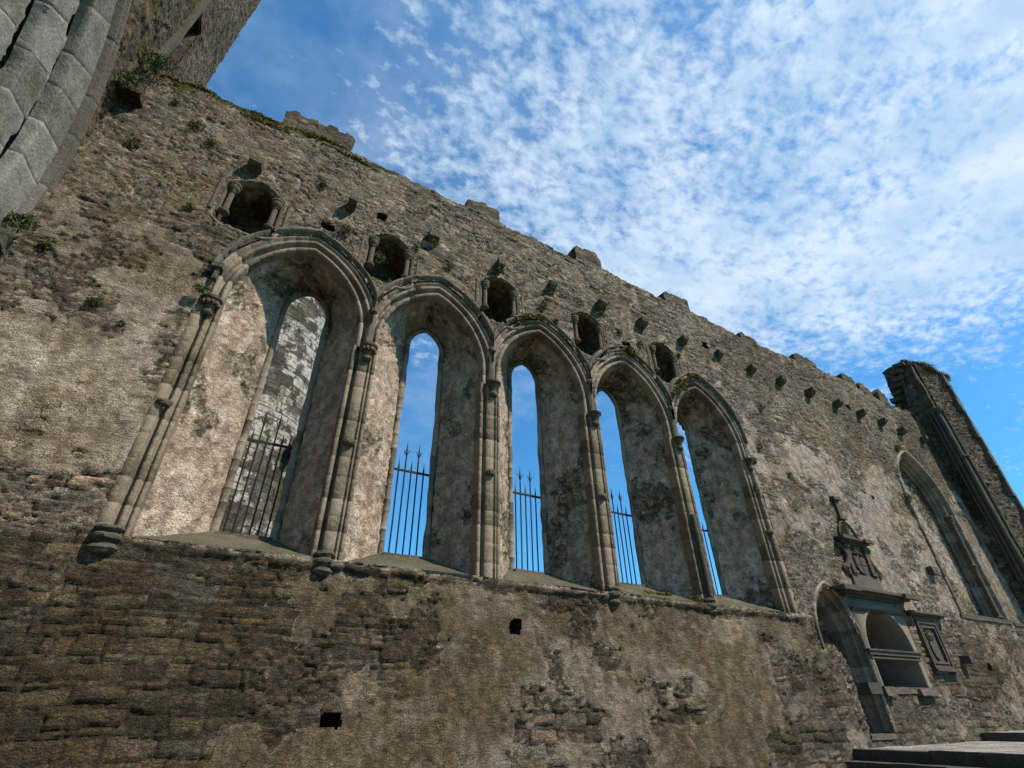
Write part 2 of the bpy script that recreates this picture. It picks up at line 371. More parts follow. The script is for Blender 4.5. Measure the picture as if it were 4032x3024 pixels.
M_STEP = ashlar_mat('step_stone', [(0.1, (0.06, 0.052, 0.042)), (0.5, (0.125, 0.108, 0.088)), (1.0, (0.23, 0.20, 0.165))], bumpd=0.03, green=0.3)

def iron():
    m, t, b = newmat('old_iron'); p = pos(t)
    t.set(b.inputs['Base Color'], t.ramp(t.noise(p, 25, 6, 0.6), [(0.35, (0.012, 0.015, 0.017)), (0.6, (0.022, 0.022, 0.016)), (0.75, (0.05, 0.025, 0.015))]))
    b.inputs['Roughness'].default_value = 0.6; b.inputs['Metallic'].default_value = 0.3
    bump(t, b, t.noise(p, 60, 4), 0.01, 0.5); return m
M_IRON = iron()
def leafmat(name, a, c):
    m, t, b = newmat(name); p = pos(t)
    t.set(b.inputs['Base Color'], t.mix(t.noise(p, 14, 3), a, c)); b.inputs['Roughness'].default_value = 0.7; return m
M_LEAF = leafmat('fern_leaf', (0.028, 0.042, 0.012), (0.095, 0.11, 0.035))
M_MOSS = leafmat('golden_moss', (0.06, 0.055, 0.012), (0.21, 0.16, 0.03))
def gravel():
    m, t, b = newmat('gravel'); p = pos(t)
    v = t.node('ShaderNodeTexVoronoi'); t.set(v.inputs['Vector'], p); v.inputs['Scale'].default_value = 38
    sp = t.node('ShaderNodeSeparateColor'); t.set(sp.inputs[0], v.outputs['Color'])
    c = t.ramp(sp.outputs[0], [(0, (0.12, 0.105, 0.092)), (0.5, (0.24, 0.215, 0.19)), (1, (0.44, 0.40, 0.36))])
    c = t.mix(t.smooth(t.noise(p, 1.2, 5), 0.4, 0.65), c, t.mix(1.0, c, (0.6, 0.6, 0.6), 'MULTIPLY'))
    t.set(b.inputs['Base Color'], c); bump(t, b, v.outputs['Distance'], 0.02, 1.0); return m
M_GRAV = gravel()
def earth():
    m, t, b = newmat('shade_dark_earth'); p = pos(t)
    t.set(b.inputs['Base Color'], t.ramp(t.noise(p, 4, 8, 0.7), [(0.3, (0.075, 0.064, 0.052)), (0.7, (0.15, 0.13, 0.108))])); return m  # floor colour darkened in place of shade from an unseen south wall
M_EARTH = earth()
def grass():
    m, t, b = newmat('grass_ground'); p = pos(t)
    t.set(b.inputs['Base Color'], t.ramp(t.noise(p, 4, 8, 0.7), [(0.3, (0.04, 0.07, 0.02)), (0.7, (0.10, 0.13, 0.04))])); return m
M_GRASS = grass()

# ------------------------------------------------------------------ outlines
def arc2(hw, rise):
    """radius of a two-centred arch of half width hw and given rise"""
    return (rise*rise+hw*hw)/(2*hw)
def outline(c, hw, zs, rise, z0, s, tj, ta):
    R = arc2(hw, rise); am = math.acos(max(-1, min(1, (R-hw)/(R+s))))
    L = [(c-hw-s, z0+(zs-z0)*t) for t in tj]
    A = [(c+(R-hw)-(R+s)*math.cos(am*t), zs+(R+s)*math.sin(am*t)) for t in ta]
    pts = L+A; right = [(2*c-x, z) for x, z in pts[::-1]]
    return np.array(pts+right[1:])
def inside_arch(X, Z, c, hw, zs, rise, z0, s):
    R = arc2(hw, rise); x = np.abs(X-c)
    lo = (Z >= z0) & (Z <= zs) & (x < hw+s)
    hi = (Z > zs) & ((x+(R-hw))**2+(Z-zs)**2 < (R+s)**2)
    return lo | hi

def joints_t(length, lo, hi, r, g=0.008):
    """sample fractions 0..1 with a tight triple at each joint; returns t, joint flag, block tint"""
    e = [0.0]
    while e[-1] < length: e.append(e[-1]+r.uniform(lo, hi))
    e[-1] = length
    if len(e) > 2 and e[-1]-e[-2] < lo*.5: e.pop(-2)
    t, j, b = [], [], []
    for i in range(len(e)-1):
        tint = r.random(); a, z = e[i], e[i+1]; n = max(2, int((z-a)/0.09))
        for k in range(n+1):
            u = a+g+(z-a-2*g)*k/n; t.append(u/length); j.append(0); b.append(tint)
        if i < len(e)-2: t.append(z/length); j.append(1); b.append(.5)
    return t, j, b
def sweep_arch(name, mat, parent, c, hw, zs, rise, z0, prof, seed, xclip=None, block=(0.22, 0.4), y0=0.0, wob=0.006, trim=None):
    r = random.Random(seed); R = arc2(hw, rise); am = math.acos((R-hw)/R)
    JL = zs-z0
    if JL > 0.05: tj, jj, bj = joints_t(JL, block[0], block[1], r)
    else: tj, jj, bj = [], [], []
    ta, ja, ba = joints_t(R*am, block[0], block[1], r)
    if tj: ta, ja, ba = ta[1:], ja[1:], ba[1:]
    fl = jj+ja; fl = fl+fl[::-1][1:]; bl = bj+ba; bl = bl+[min(1, x*.9+.1) for x in bl[::-1]][1:]
    rows = []
    for (s, y) in prof:
        o = outline(c, hw, zs, rise, z0, s, tj, ta); rows.append(np.stack([o[:, 0], np.full(len(o), y+y0), o[:, 1]], -1))
    P = np.stack(rows, 1)          # along, profile
    N = normals(P)
    J = np.array(fl)[:, None]*np.ones(P.shape[1])
    mid_ = P[:, len(prof)//2]; sl_ = np.concatenate([[0], np.cumsum(np.linalg.norm(np.diff(mid_, axis=0), axis=1))])
    U = (sl_*1.3)[:, None]+np.zeros(P.shape[1]); W = np.zeros(P.shape[0])[:, None]+np.arange(P.shape[1])
    d = wob*4*(fbm(U*1.5, W*.12, seed, 3)-.5)-.004*J+.006*(fbm(U*6, W*.3, seed+5, 3)-.5)
    P = P-N*0+N*d[..., None]*(-1 if N[len(P)//4, len(prof)//2, 1] > 0 else 1)
    if xclip: P[..., 0] = np.clip(P[..., 0], xclip[0], xclip[1])
    a1 = RGBA(np.array(bl)[:, None]*np.ones(P.shape[1]), J, 0*J)
    keep = None
    if trim is not None:
        cen = (P[:-1, :-1]+P[1:, 1:])/2; keep = trim(cen[..., 0], cen[..., 2])
    return grid(name, P, mat, parent, a1, None, keep, smooth=False)
def roll(cx, cyy, r, a0, a1, n=6):
    return [(cx+r*math.cos(a0+(a1-a0)*i/n), cyy+r*math.sin(a0+(a1-a0)*i/n)) for i in range(n+1)]
PI = math.pi

# lancets
CW = [1.5+3*i for i in range(5)]
HW, ZS, RISE = 1.27, 7.0, 1.86
HOLE = [(1.73, 0.42), (4.665, 0.41), (7.635, 0.405), (10.57, 0.405), (13.54, 0.40)]   # x centre, half width of the slit at y=1.2
YR = 1.2; HZS = 7.95; HRISE = 0.62; HZ0 = 2.75
ZSILL = 2.22
CAPZ = 6.66
# small upper windows
SWC = [0.04, 3.15, 6.21, 9.17, 12.2]
PUT = [(1.46, 1.78, 9.58, 9.82), (2.65, 2.89, 10.66, 10.92), (10.46, 10.80, 9.50, 9.66), (6.39, 6.64, 1.29, 1.56), (3.29, 3.60, -0.07, 0.12),
       (14.35, 14.62, 10.85, 11.12), (22.9, 23.2, 10.75, 10.98), (24.6, 24.85, 1.15, 1.35)]
def sw_out(c, s=0.0, n=10):
    """closed outline of a small window: sagging base, straight sides, segmental head"""
    h = 0.57+s; p = []
    for k in range(2*n+1):
        a = PI+PI*k/(2*n); p.append((c+h*math.copysign(abs(math.cos(a))**.62, math.cos(a)), 9.0-(0.36+s)*abs(math.sin(a))**.75))
    for k in range(1, 5): p.append((c+h, 9.0+(9.88-9.0)*k/5))
    for k in range(2*n+1):
        t = 1-2*k/(2*n); p.append((c+h*t, 9.88+(0.32+s)*(1-abs(t)**1.8)))
    for k in range(1, 5): p.append((c-h, 9.88-(9.88-9.0)*k/5))
    return np.array(p)
def in_sw(X, Z, c, s):
    h = 0.57+s; x = (X-c)/h; ax = np.abs(x)
    low = 9.0-(0.36+s)*np.clip(1-ax**3.2, 0, 1)**.40; top = 9.88+(0.32+s)*(1-np.clip(ax, 0, 1)**1.8)
    return (ax < 1) & (Z > low) & (Z < top)

# ------------------------------------------------------------------ the choir wall
wall = thing('ruined_wall', (13.5, 0, -1.6), 'long roofless stone wall with five tall arched window recesses under a row of corbels', 'wall')
TX = [(-3.2, 12.45), (-2.62, 12.5), (-1.78, 12.63), (-0.8, 12.6), (0.3, 12.7), (1.67, 12.82), (2.97, 12.77), (5.05, 12.66), (6.3, 12.66), (8.88, 12.52), (10.07, 12.62), (12.55, 12.47), (14.1, 12.57), (16.61, 12.3), (18.2, 12.3), (20.2, 12.38), (22.0, 12.5), (24.0, 12.4), (26.5, 12.2), (28.8, 12.3), (30.2, 12.3)]
def topz(x):
    x = np.asarray(x, float)
    return np.interp(x, [a for a, b in TX], [b for a, b in TX])+.20*(fbm(x*1.7, x*0+3, 41, 5, .6)-.5)+.09*(vn(np.floor(x*3.3), x*0, 3)-.5)

def gauss(X, Z, cx, cz, rx, rz): return np.exp(-(((X-cx)/rx)**2+((Z-cz)/rz)**2))
def wall_relief(X, Z, seed=3):
    j, ti, re = rubble(X, Z, seed, .21, .085)
    j2, t2, q2 = masonry(X, Z, seed+7, (.045, .22), (.09, .42), .085)         # larger stones, roughly coursed
    j3, t3, q3 = rubble(X, Z, seed+9, .13, .07, .95, .05)        # small packing
    sel = fbm(X*.55, Z*.7, 77, 4)+.09*ss(X, 5, 2)*(Z < 2.2)
    lowm = ((sel > .47) & (Z < 2.2)) | (sel > .60)
    fin = (fbm(X*.7, Z*.9, 78, 3) > .55) & ~lowm
    re = re*.050; q2 = q2*.058; q3 = q3*.050
    j = np.where(lowm, j2, np.where(fin, j3, j)); ti = np.where(lowm, t2, np.where(fin, t3, ti)); re = np.where(lowm, q2, np.where(fin, q3, re))
    # mortar smeared across the stones
    sm = ss(fbm(X*1.9, Z*2.3, 79, 5, .6), .50, .59)*.60
    sm = sm*(1-.7*gauss(X, Z, .3, .6, 3.4, 1.6))
    re = re*(1-sm)+.030*sm
    big = fbm(X*.45, Z*.55, seed+20, 5, .55)
    med = fbm(X*1.6, Z*2.0, seed+30, 5, .6)
    f = big*.5+med*.5
    thr = np.full_like(X, .61)
    thr -= .15*gauss(X, Z, -1.6, 4.6, 2.2, 2.0)                 # pale patches left of the first window
    thr -= .05*gauss(X, Z, -1.2, 3.0, 1.6, 1.2)
    thr = np.where((Z < 2.12), .61-.155*ss(X, 3.4, 6.2)+.10*ss(X, 13.5, 16.0), thr)
    thr = np.where((Z < 2.12) & (X < 3), .63, thr)
    thr = np.where((Z < .15) & (X > 5.5), thr+.06, thr)
    thr -= .30*gauss(X, Z, 3.3, -.60, 1.5, .55)                 # plaster tongue at the foot
    thr += .09*gauss(X, Z, 10.3, .3, 1.3, .6)+.12*ss(Z, 1.85, 2.1)*(Z < 2.2)
    thr = np.where((Z > 2.15) & (X > 15), .44+.18*ss(Z, 6.0, 9.0), thr)
    thr = np.where(Z > 9.2, .66, thr)
    thr = np.where((Z < 0.9) & (X > 17.3) & (X < 21), .8, thr)
    thr = np.where((X > 22.5) & (Z < 2.6), .60, thr)
    f = f+.05*(fbm(X*6, Z*6, 81, 4, .6)-.5)
    pl = ss(f-thr, -.006, .012)
    thin = fbm(X*3, Z*8, seed+40, 5, .62)
    lump = fbm(X*7, Z*9, seed+41, 4, .65)
    hs = re+.035*(thin-.5)+.02*(med-.5)+.030*(lump-.5)
    hp = .052+.014*(fbm(X*4, Z*4, seed+50, 5, .65)-.5)-.018*ss(fbm(X*8, Z*8, seed+60, 3), .60, .70)
    h = hs*(1-pl)+hp*pl
    h += .07*(fbm(X*.35, Z*.35, seed+70, 3)-.5)
    # projecting ragged ledge just under the sills
    h += .05*ss(Z, 2.0, 2.13)*(Z < ZSILL+.05)*(X > -.3)*(X < 15.3)*(.4+fbm(X*2.5, Z*4, 71, 3))
    jj = j*(1-pl)*(1-.75*sm)
    # attributes
    mo = .42*ss(fbm(X*2.6, Z*2.6, 91, 4), .60, .70)*ss(Z, 7.6, 9.5)
    mo += 1.1*np.clip(1-(topz(X)-Z)/.30, 0, 1)*ss(fbm(X*2, Z*2, 92, 3), .45, .6)*(X < 3)
    dk = np.where(Z < 2.15, 1.02+.0*X-.45*ss(X, 13.5, 16.5), .04)  # darker below the sill line, strongest at lower left
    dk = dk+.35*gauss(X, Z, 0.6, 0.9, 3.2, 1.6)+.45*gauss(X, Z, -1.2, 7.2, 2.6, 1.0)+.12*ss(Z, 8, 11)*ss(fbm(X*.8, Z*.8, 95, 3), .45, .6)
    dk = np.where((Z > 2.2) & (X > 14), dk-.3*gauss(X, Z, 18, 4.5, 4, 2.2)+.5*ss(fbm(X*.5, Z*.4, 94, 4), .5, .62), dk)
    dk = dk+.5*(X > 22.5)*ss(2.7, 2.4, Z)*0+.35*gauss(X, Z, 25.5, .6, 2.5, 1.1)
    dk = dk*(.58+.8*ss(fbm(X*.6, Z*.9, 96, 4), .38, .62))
    oc = (.5-.3*ss(Z, 8.5, 10.5)-.25*(Z < 2.2))*ss(fbm(X*.9, Z*1.1, 97, 4), .55, .68)+.5*gauss(X, Z, -1.8, 8.6, 1.5, 1.2)*ss(fbm(X*3, Z*3, 98, 3), .5, .6)
    li = ss(Z, 7.0, 10.0)*.9+.15
    return h, RGBA(ti, jj, pl), RGBA(mo, np.clip(dk, 0, 1), np.clip(oc, 0, .8), li)

BA = (26.15, 1.62, 7.0, 2.35, 2.85)        # blind arch centre, half width, springing, rise, foot
ND = (16.80, 0.84, 1.75, 1.28, -0.42)      # pointed doorway niche
TO = (19.05, 1.12, 1.47, 1.12, 0.60)       # tomb opening
def wall_keep(X, Z):
    k = Z < topz(X)
    k &= ~((Z > ZSILL) & (Z < CAPZ+.02) & (X > -.16) & (X < 15.22))
    for c in CW: k &= ~(inside_arch(X, Z, c, HW, ZS, RISE, 6.5, .40) & (Z > 6.5) & (X > -.02) & (X < 15.02))
    for c in SWC: k &= ~in_sw(X, Z, c, .02)
    nz = .05*(vn(X*14, Z*14, 7)-.5)
    for (x0, x1, z0, z1) in PUT: k &= ~((X+nz > x0) & (X+nz < x1) & (Z+nz > z0) & (Z-nz < z1))
    k &= ~inside_arch(X, Z, *BA[:4], BA[4], .12)
    k &= ~(inside_arch(X, Z, *ND[:4], ND[4], .03) & ~((X < 16.32) & (Z < 1.55)))
    k &= ~inside_arch(X, Z, *TO[:4], TO[4], .04)
    return k
def build_wall():
    xs = np.concatenate([np.arange(-3.02, 10, .026), np.arange(10, 30.2, .042)]); zs = np.arange(-1.62, 12.95, .030)
    X, Z = np.meshgrid(xs, zs, indexing='ij')
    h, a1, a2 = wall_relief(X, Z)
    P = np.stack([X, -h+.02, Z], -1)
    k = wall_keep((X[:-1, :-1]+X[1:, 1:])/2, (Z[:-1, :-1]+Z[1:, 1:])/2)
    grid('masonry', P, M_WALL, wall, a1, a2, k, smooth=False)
    # top surface and back face of the wall
    ys = np.arange(0.02, 1.76, .12); Xg, Yg = np.meshgrid(xs[::3], ys, indexing='ij')
    Zt = topz(Xg)-.03+.10*(fbm(Xg*3, Yg*3, 55, 3)-.5)*(Yg > .03)
    z0 = 0*Xg
    grid('wall_top', np.stack([Xg, Yg, Zt], -1), M_WALL, wall, RGBA(fbm(Xg*5, Yg*5, 2, 2), z0, z0), RGBA(z0+.6, z0, z0, z0+.5))
    xb = np.arange(-3, 30.3, .1); zb = np.arange(-1.6, 12.7, .1); X, Z = np.meshgrid(xb, zb, indexing='ij')
    k = np.ones((len(xb)-1, len(zb)-1), bool); Xc, Zc = (X[:-1, :-1]+.05), (Z[:-1, :-1]+.05)
    for (hx, hh) in HOLE: k &= ~inside_arch(Xc, Zc, hx, hh+.70, HZS, HRISE+.6, HZ0-.3, .0)
    h, a1, a2 = wall_relief(X, Z, 23)
    grid('outer_face', np.stack([X, 1.75+h, Z], -1), M_WALL, wall, a1, a2, k, smooth=False, flip=True)
build_wall()

# recesses behind small holes
for (x0, x1, z0, z1) in PUT:
    d = .5; b = MB(); vs = [(x0, 0, z0), (x1, 0, z0), (x1, 0, z1), (x0, 0, z1), (x0, d, z0), (x1, d, z0), (x1, d, z1), (x0, d, z1)]
    b.add(vs, [(4, 5, 6, 7), (0, 1, 5, 4), (1, 2, 6, 5), (2, 3, 7, 6), (3, 0, 4, 7)])
    b.v = [(x-(.03 if x == x0 else -.03)*(1), y, z+(-.03 if z == z0 else .03)) for x, y, z in b.v]
    rough(b.build('putlog_hole', M_WALL, wall), .02, 7, 3)

def rough_sheet(name, P, U, V, parent, seed, plb, amp=1.0, dark=.15, li=.1, mat=None, keep=None, flip=False, fine=(0.05, 0.15), sgn=1):
    j, ti, re = rubble(U, V, seed, fine[1]*1.5, fine[1]*.62)
    f = fbm(U*.9, V*.7, seed+3, 5, .6)
    pl = ss(f-plb, -.006, .012)
    hs = .05*re+.05*(fbm(U*3, V*8, seed+4, 5, .62)-.5)+.03*(fbm(U*8, V*9, seed+14, 4, .65)-.5)
    hp = .045+.035*(fbm(U*4, V*4, seed+5, 5, .65)-.5)-.028*ss(fbm(U*8, V*8, seed+6, 3), .56, .70)
    h = (hs*(1-pl)+hp*pl)*amp
    N = normals(P)*sgn
    Q = P+N*h[..., None]
    oc = .4*ss(fbm(U, V, seed+8, 4), .58, .7)
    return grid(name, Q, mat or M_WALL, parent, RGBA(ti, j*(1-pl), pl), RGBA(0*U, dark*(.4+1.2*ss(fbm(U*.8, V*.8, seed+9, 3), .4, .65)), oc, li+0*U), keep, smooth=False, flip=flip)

# lancet windows
ARCHP = [(0.0, .27), (0.0, .16)]+roll(.055, .10, .055, PI, 1.6*PI, 5)+[(.10, .09), (.12, .15), (.16, .155), (.175, .09)]+roll(.225, .055, .045, PI*1.05, 1.75*PI, 5)+[(.27, .07), (.295, .075), (.31, .02), (.37, .005)]
HOODP = [(.30, .06), (.335, .0), (.36, -.055), (.39, -.085), (.42, -.09), (.445, -.055), (.455, -.01), (.47, .04)]
def lancet(i):
    c = CW[i]; hx, hh = HOLE[i]
    r = random.Random(50+i)
    lab = ['leftmost and largest window, with a round tower seen through it', 'second window from the left, with two spearheads showing against the sky', 'middle window of the five', 'second window from the right', 'rightmost window, of which only a thin strip of sky shows'][i]
    w = sweep_arch('window', M_ARCH, wall, c, HW, ZS, RISE, CAPZ-.05, ARCHP, 60+i, (c-(1.5 if i else 2), c+(1.5 if i < 4 else 2)), (0.2, 0.34), wob=.003); w['label'] = lab
    broken = random.Random(i*7+1); gaps = [broken.uniform(-1.2, 1.2) for _ in range(3)]
    sweep_arch('hood_mould', M_HOOD, w, c, HW, ZS+.25, RISE-.13, ZS+.24, HOODP, 80+i, (c-(1.5 if i else 2), c+(1.5 if i < 4 else 2)), (0.35, 0.6), wob=.02,
               trim=lambda x, z: ~((np.abs(x-c-gaps[0]) < .05) | (np.abs(x-c-gaps[1]) < .03)))
    # splayed reveal
    tj = np.linspace(0, 1, 150); ta = np.linspace(0, 1, 62)[1:]
    A = outline(c, HW, ZS, RISE, ZSILL-.05, 0, tj, ta); B = outline(hx, hh+.1, HZS, HRISE+.1, HZ0-.05, 0, tj, ta)
    v = np.linspace(0, 1, 52)
    P = np.zeros((len(A), len(v), 3)); P[..., 0] = A[:, None, 0]*(1-v)+B[:, None, 0]*v; P[..., 2] = A[:, None, 1]*(1-v)+B[:, None, 1]*v
    P[..., 1] = .255+(YR-.255)*v
    seg = np.linalg.norm(np.diff(A, axis=0), axis=1); L = np.concatenate([[0], np.cumsum(seg)])
    U = np.abs(L-L[-1]/2)[:, None]+np.sign(L-L[-1]/2)[:, None]*40+0*v; V = v[None]*1.5+0*U
    # courses run level: use height for V, distance into the wall for U
    Uc = v[None]*1.5+np.where(np.arange(len(A)) > len(A)//2, 30, 0)[:, None]+i*9; Zc = P[..., 2]
    arc = np.minimum(1, np.abs(np.arange(len(A))-len(A)//2)/62.)
    plb = .41+.13*(1-arc)[:, None]+0*Zc
    plb = plb+np.where(np.arange(len(A)) > len(A)//2, -.05+(0, .02, .03, .07, .13)[i], -.05)[:, None]
    Pk = P.copy()
    rough_sheet('splayed_reveal', Pk, Uc, np.where(arc[:, None] < 1, L[:, None]+0*v, Zc), w, 110+i, plb, 1.0, .0, .12, M_REV, sgn=1)
    # dressed frame round the slit and the outer embrasure
    fp = [(.13, YR+.02), (.10, YR-.02), (.03, YR-.03), (.0, YR+.0), (.0, YR+.05), (.06, YR+.08), (.10, YR+.09), (.76, 1.78)]
    sweep_arch('slit_frame', M_ARCH, w, hx, hh, HZS, HRISE, HZ0-.06, fp, 140+i, None, (0.22, 0.42), wob=.016)
    # sloping sill
    xs = np.linspace(0, 1, 46); vs = np.linspace(0, 1, 24)
    XL = c-HW-.02+(hx-hh-.16-(c-HW-.02))*vs; XR = c+HW+.02+(hx+hh+.16-(c+HW+.02))*vs
    P = np.zeros((46, 24, 3)); P[..., 0] = XL[None]*(1-xs[:, None])+XR[None]*xs[:, None]; P[..., 1] = -.05+(YR+.0)*vs[None]
    P[..., 2] = ZSILL-.01+(HZ0-ZSILL)*vs[None]**1.1+.06*(fbm(P[..., 0]*3, P[..., 1]*3, 5+i, 3)-.5)
    grid('window_sill', P, M_SILL, w, RGBA(fbm(P[..., 0]*2, P[..., 1]*2, 9, 3), 0*P[..., 0], 0*P[..., 0]))
    b = MB(); b.box(hx-hh-.05, hx+hh+.05, YR-.12, 1.74, HZ0-.14, HZ0+.01, .01)
    rough(b.build('sill_block', M_DRESS, w), .012, 6, 3)
    b = MB(); b.box(c-1.5+.001, c+1.499, .0, .32, ZSILL-.3, ZSILL-.03, .0)
    rough(b.build('wall_ledge', M_WALL, w), .02, 5, 8)
    return w
WIN = [lancet(i) for i in range(5)]

# piers / jambs between the windows
def jamb(i, prof, z0=ZSILL-.12, z1=CAPZ, name='window_jamb'):
    x0 = 3*i; r = random.Random(200+i)
    t, j, b = joints_t(z1-z0, .26, .46, r)
    P = np.zeros((len(t), len(prof), 3)); z = z0+(z1-z0)*np.array(t)
    for k, (x, y) in enumerate(prof): P[:, k, 0] = x0+x; P[:, k, 1] = y
    P[..., 2] = z[:, None]
    J = np.array(j)[:, None]*np.ones(len(prof)); wob = .020*(fbm(P[..., 0]*2+i, P[..., 2]*2.5, 210+i, 4)-.5)
    bt = (np.array(b)[:, None]*np.ones(len(prof)))
    P[..., 1] += .006*J+wob+.004*(bt-.5); P[..., 0] += .5*wob
    o = grid(name, P, M_DRESS, wall, RGBA(bt, J, 0*J), None, None, smooth=False)
    return o
HRr = lambda x, y, r: [(x+r*math.cos(a), y+r*math.sin(a)) for a in np.linspace(PI*.95, 2.05*PI, 7)]
pier = [(-.27, .30)]+HRr(-.225, .10, .045)+[(-.175, .17), (-.165, .24), (-.125, .24), (-.115, .06), (-.10, .03), (.075, .03), (.09, .06), (.10, .035)]+HRr(.125, .03, .02)+[(.15, .07), (.165, .1)]+HRr(.215, .09, .04)+[(.265, .30)]
left = [(-.19, .05), (-.18, -.012), (-.03, -.012), (-.015, .05), (.01, .13), (.035, .13)]+HRr(.085, .08, .04)+[(.13, .12), (.15, .12)]+HRr(.20, .11, .035)+[(.245, .30)]
right = [(-x*1.12+.03, y) for x, y in left[::-1]]
jamb(0, left)
for i in range(1, 5): jamb(i, pier)
jamb(5, right)

def capital(x, z, s=1.0, leaf=True):
    b = MB(); a0, a1 = PI, 2*PI
    y = .02
    b.lathe((x, y, z), [(.06*s, -.40), (.10*s, -.37), (.11*s, -.33), (.085*s, -.30), (.08*s, -.26)], 12, 'z', a0, a1)
    b.lathe((x, y, z), [(.08*s, -.26), (.10*s, -.20), (.14*s, -.13), (.165*s, -.09), (.15*s, -.075), (.185*s, -.06), (.195*s, -.02), (.17*s, 0.0), (.10*s, .012)], 14, 'z', a0, a1)
    if leaf:
        for k in range(6):
            a = PI+PI*(k+.5)/6; r = .15*s
            b.lathe((x+r*math.cos(a), y+r*math.sin(a), z-.155), [(.012, -.05), (.036, -.02), (.04, .01), (.02, .045)], 6)
    return rough(b.build('capital', M_CORB if not leaf else M_DRESS, wall), .010, 9, 1)
for i in range(6):
    capital(3*i+(.04 if i else .05), CAPZ+.03, 1.0 if i < 5 else .9, i in (1, 0))
c5 = MB(); c5.lathe((15.25, .02, CAPZ+.1), [(.07, -.22), (.13, -.14), (.15, -.05), (.09, 0)], 10, 'z', PI, 2*PI); rough(c5.build('label_stop', M_CORB, wall), .02, 8, 1)
# lower corbels that carried the shafts
for i, x in enumerate([.0, 2.94, None, 8.95, 11.88]):
    if x is None: continue
    b = MB(); s = 1.15 if i == 0 else 1.0
    b.lathe((x, .03, 2.14), [(.06*s, -.19), (.13*s, -.17), (.17*s, -.12), (.15*s, -.07), (.11*s, -.05), (.12*s, -.02), (.18*s, .01), (.185*s, .05), (.15*s, .08), (.12*s, .10), (.14*s, .12), (.165*s, .15), (.15*s, .19), (.1*s, .2)], 12, 'z', PI, 2*PI)
    rough(b.build('lower_corbel', M_CORB, wall), .018, 8, 1)
# shaft rings halfway up
for i, x in enumerate([0.0, 3.0, 5.98, 8.98, None, 15.02]):
    if x is None: continue
    b = MB(); b.lathe((x, .03, 4.38), [(.07, -.07), (.11, -.05), (.125, -.01), (.12, .03), (.08, .05)], 9, 'z', PI, 2*PI)
    rough(b.build('shaft_ring', M_DRESS, wall), .02, 9, 1)
b = MB(); b.lathe((11.93, -.03, 2.34), [(.075, 0), (.07, .05), (.068, .9), (.07, 2.0), (.06, 2.06)], 12)
rough(b.build('shaft', M_CORB, wall, True), .01, 5, 1)

for i in range(1, 5):
    b = MB(); b.lathe((3*i, .06, 6.6), [(.10, 0), (.10, .5), (.085, 1.0), (.06, 1.3)], 9, 'z', PI, 2*PI)
    b.lathe((3*i, .0, 7.62), [(.03, -.08), (.09, -.02), (.10, .06), (.05, .12), (.06, .3)], 9, 'z', PI, 2*PI)
    rough(b.build('label_stop', M_ARCH, wall), .018, 8, 1)
b = MB(); b.box(-.16, .02, -.16, .05, 7.36, 7.46, .01); b.box(-.10, -.02, -.12, .05, 7.1, 7.36, .01); rough(b.build('label_stop', M_CORB, wall), .02, 8, 3)
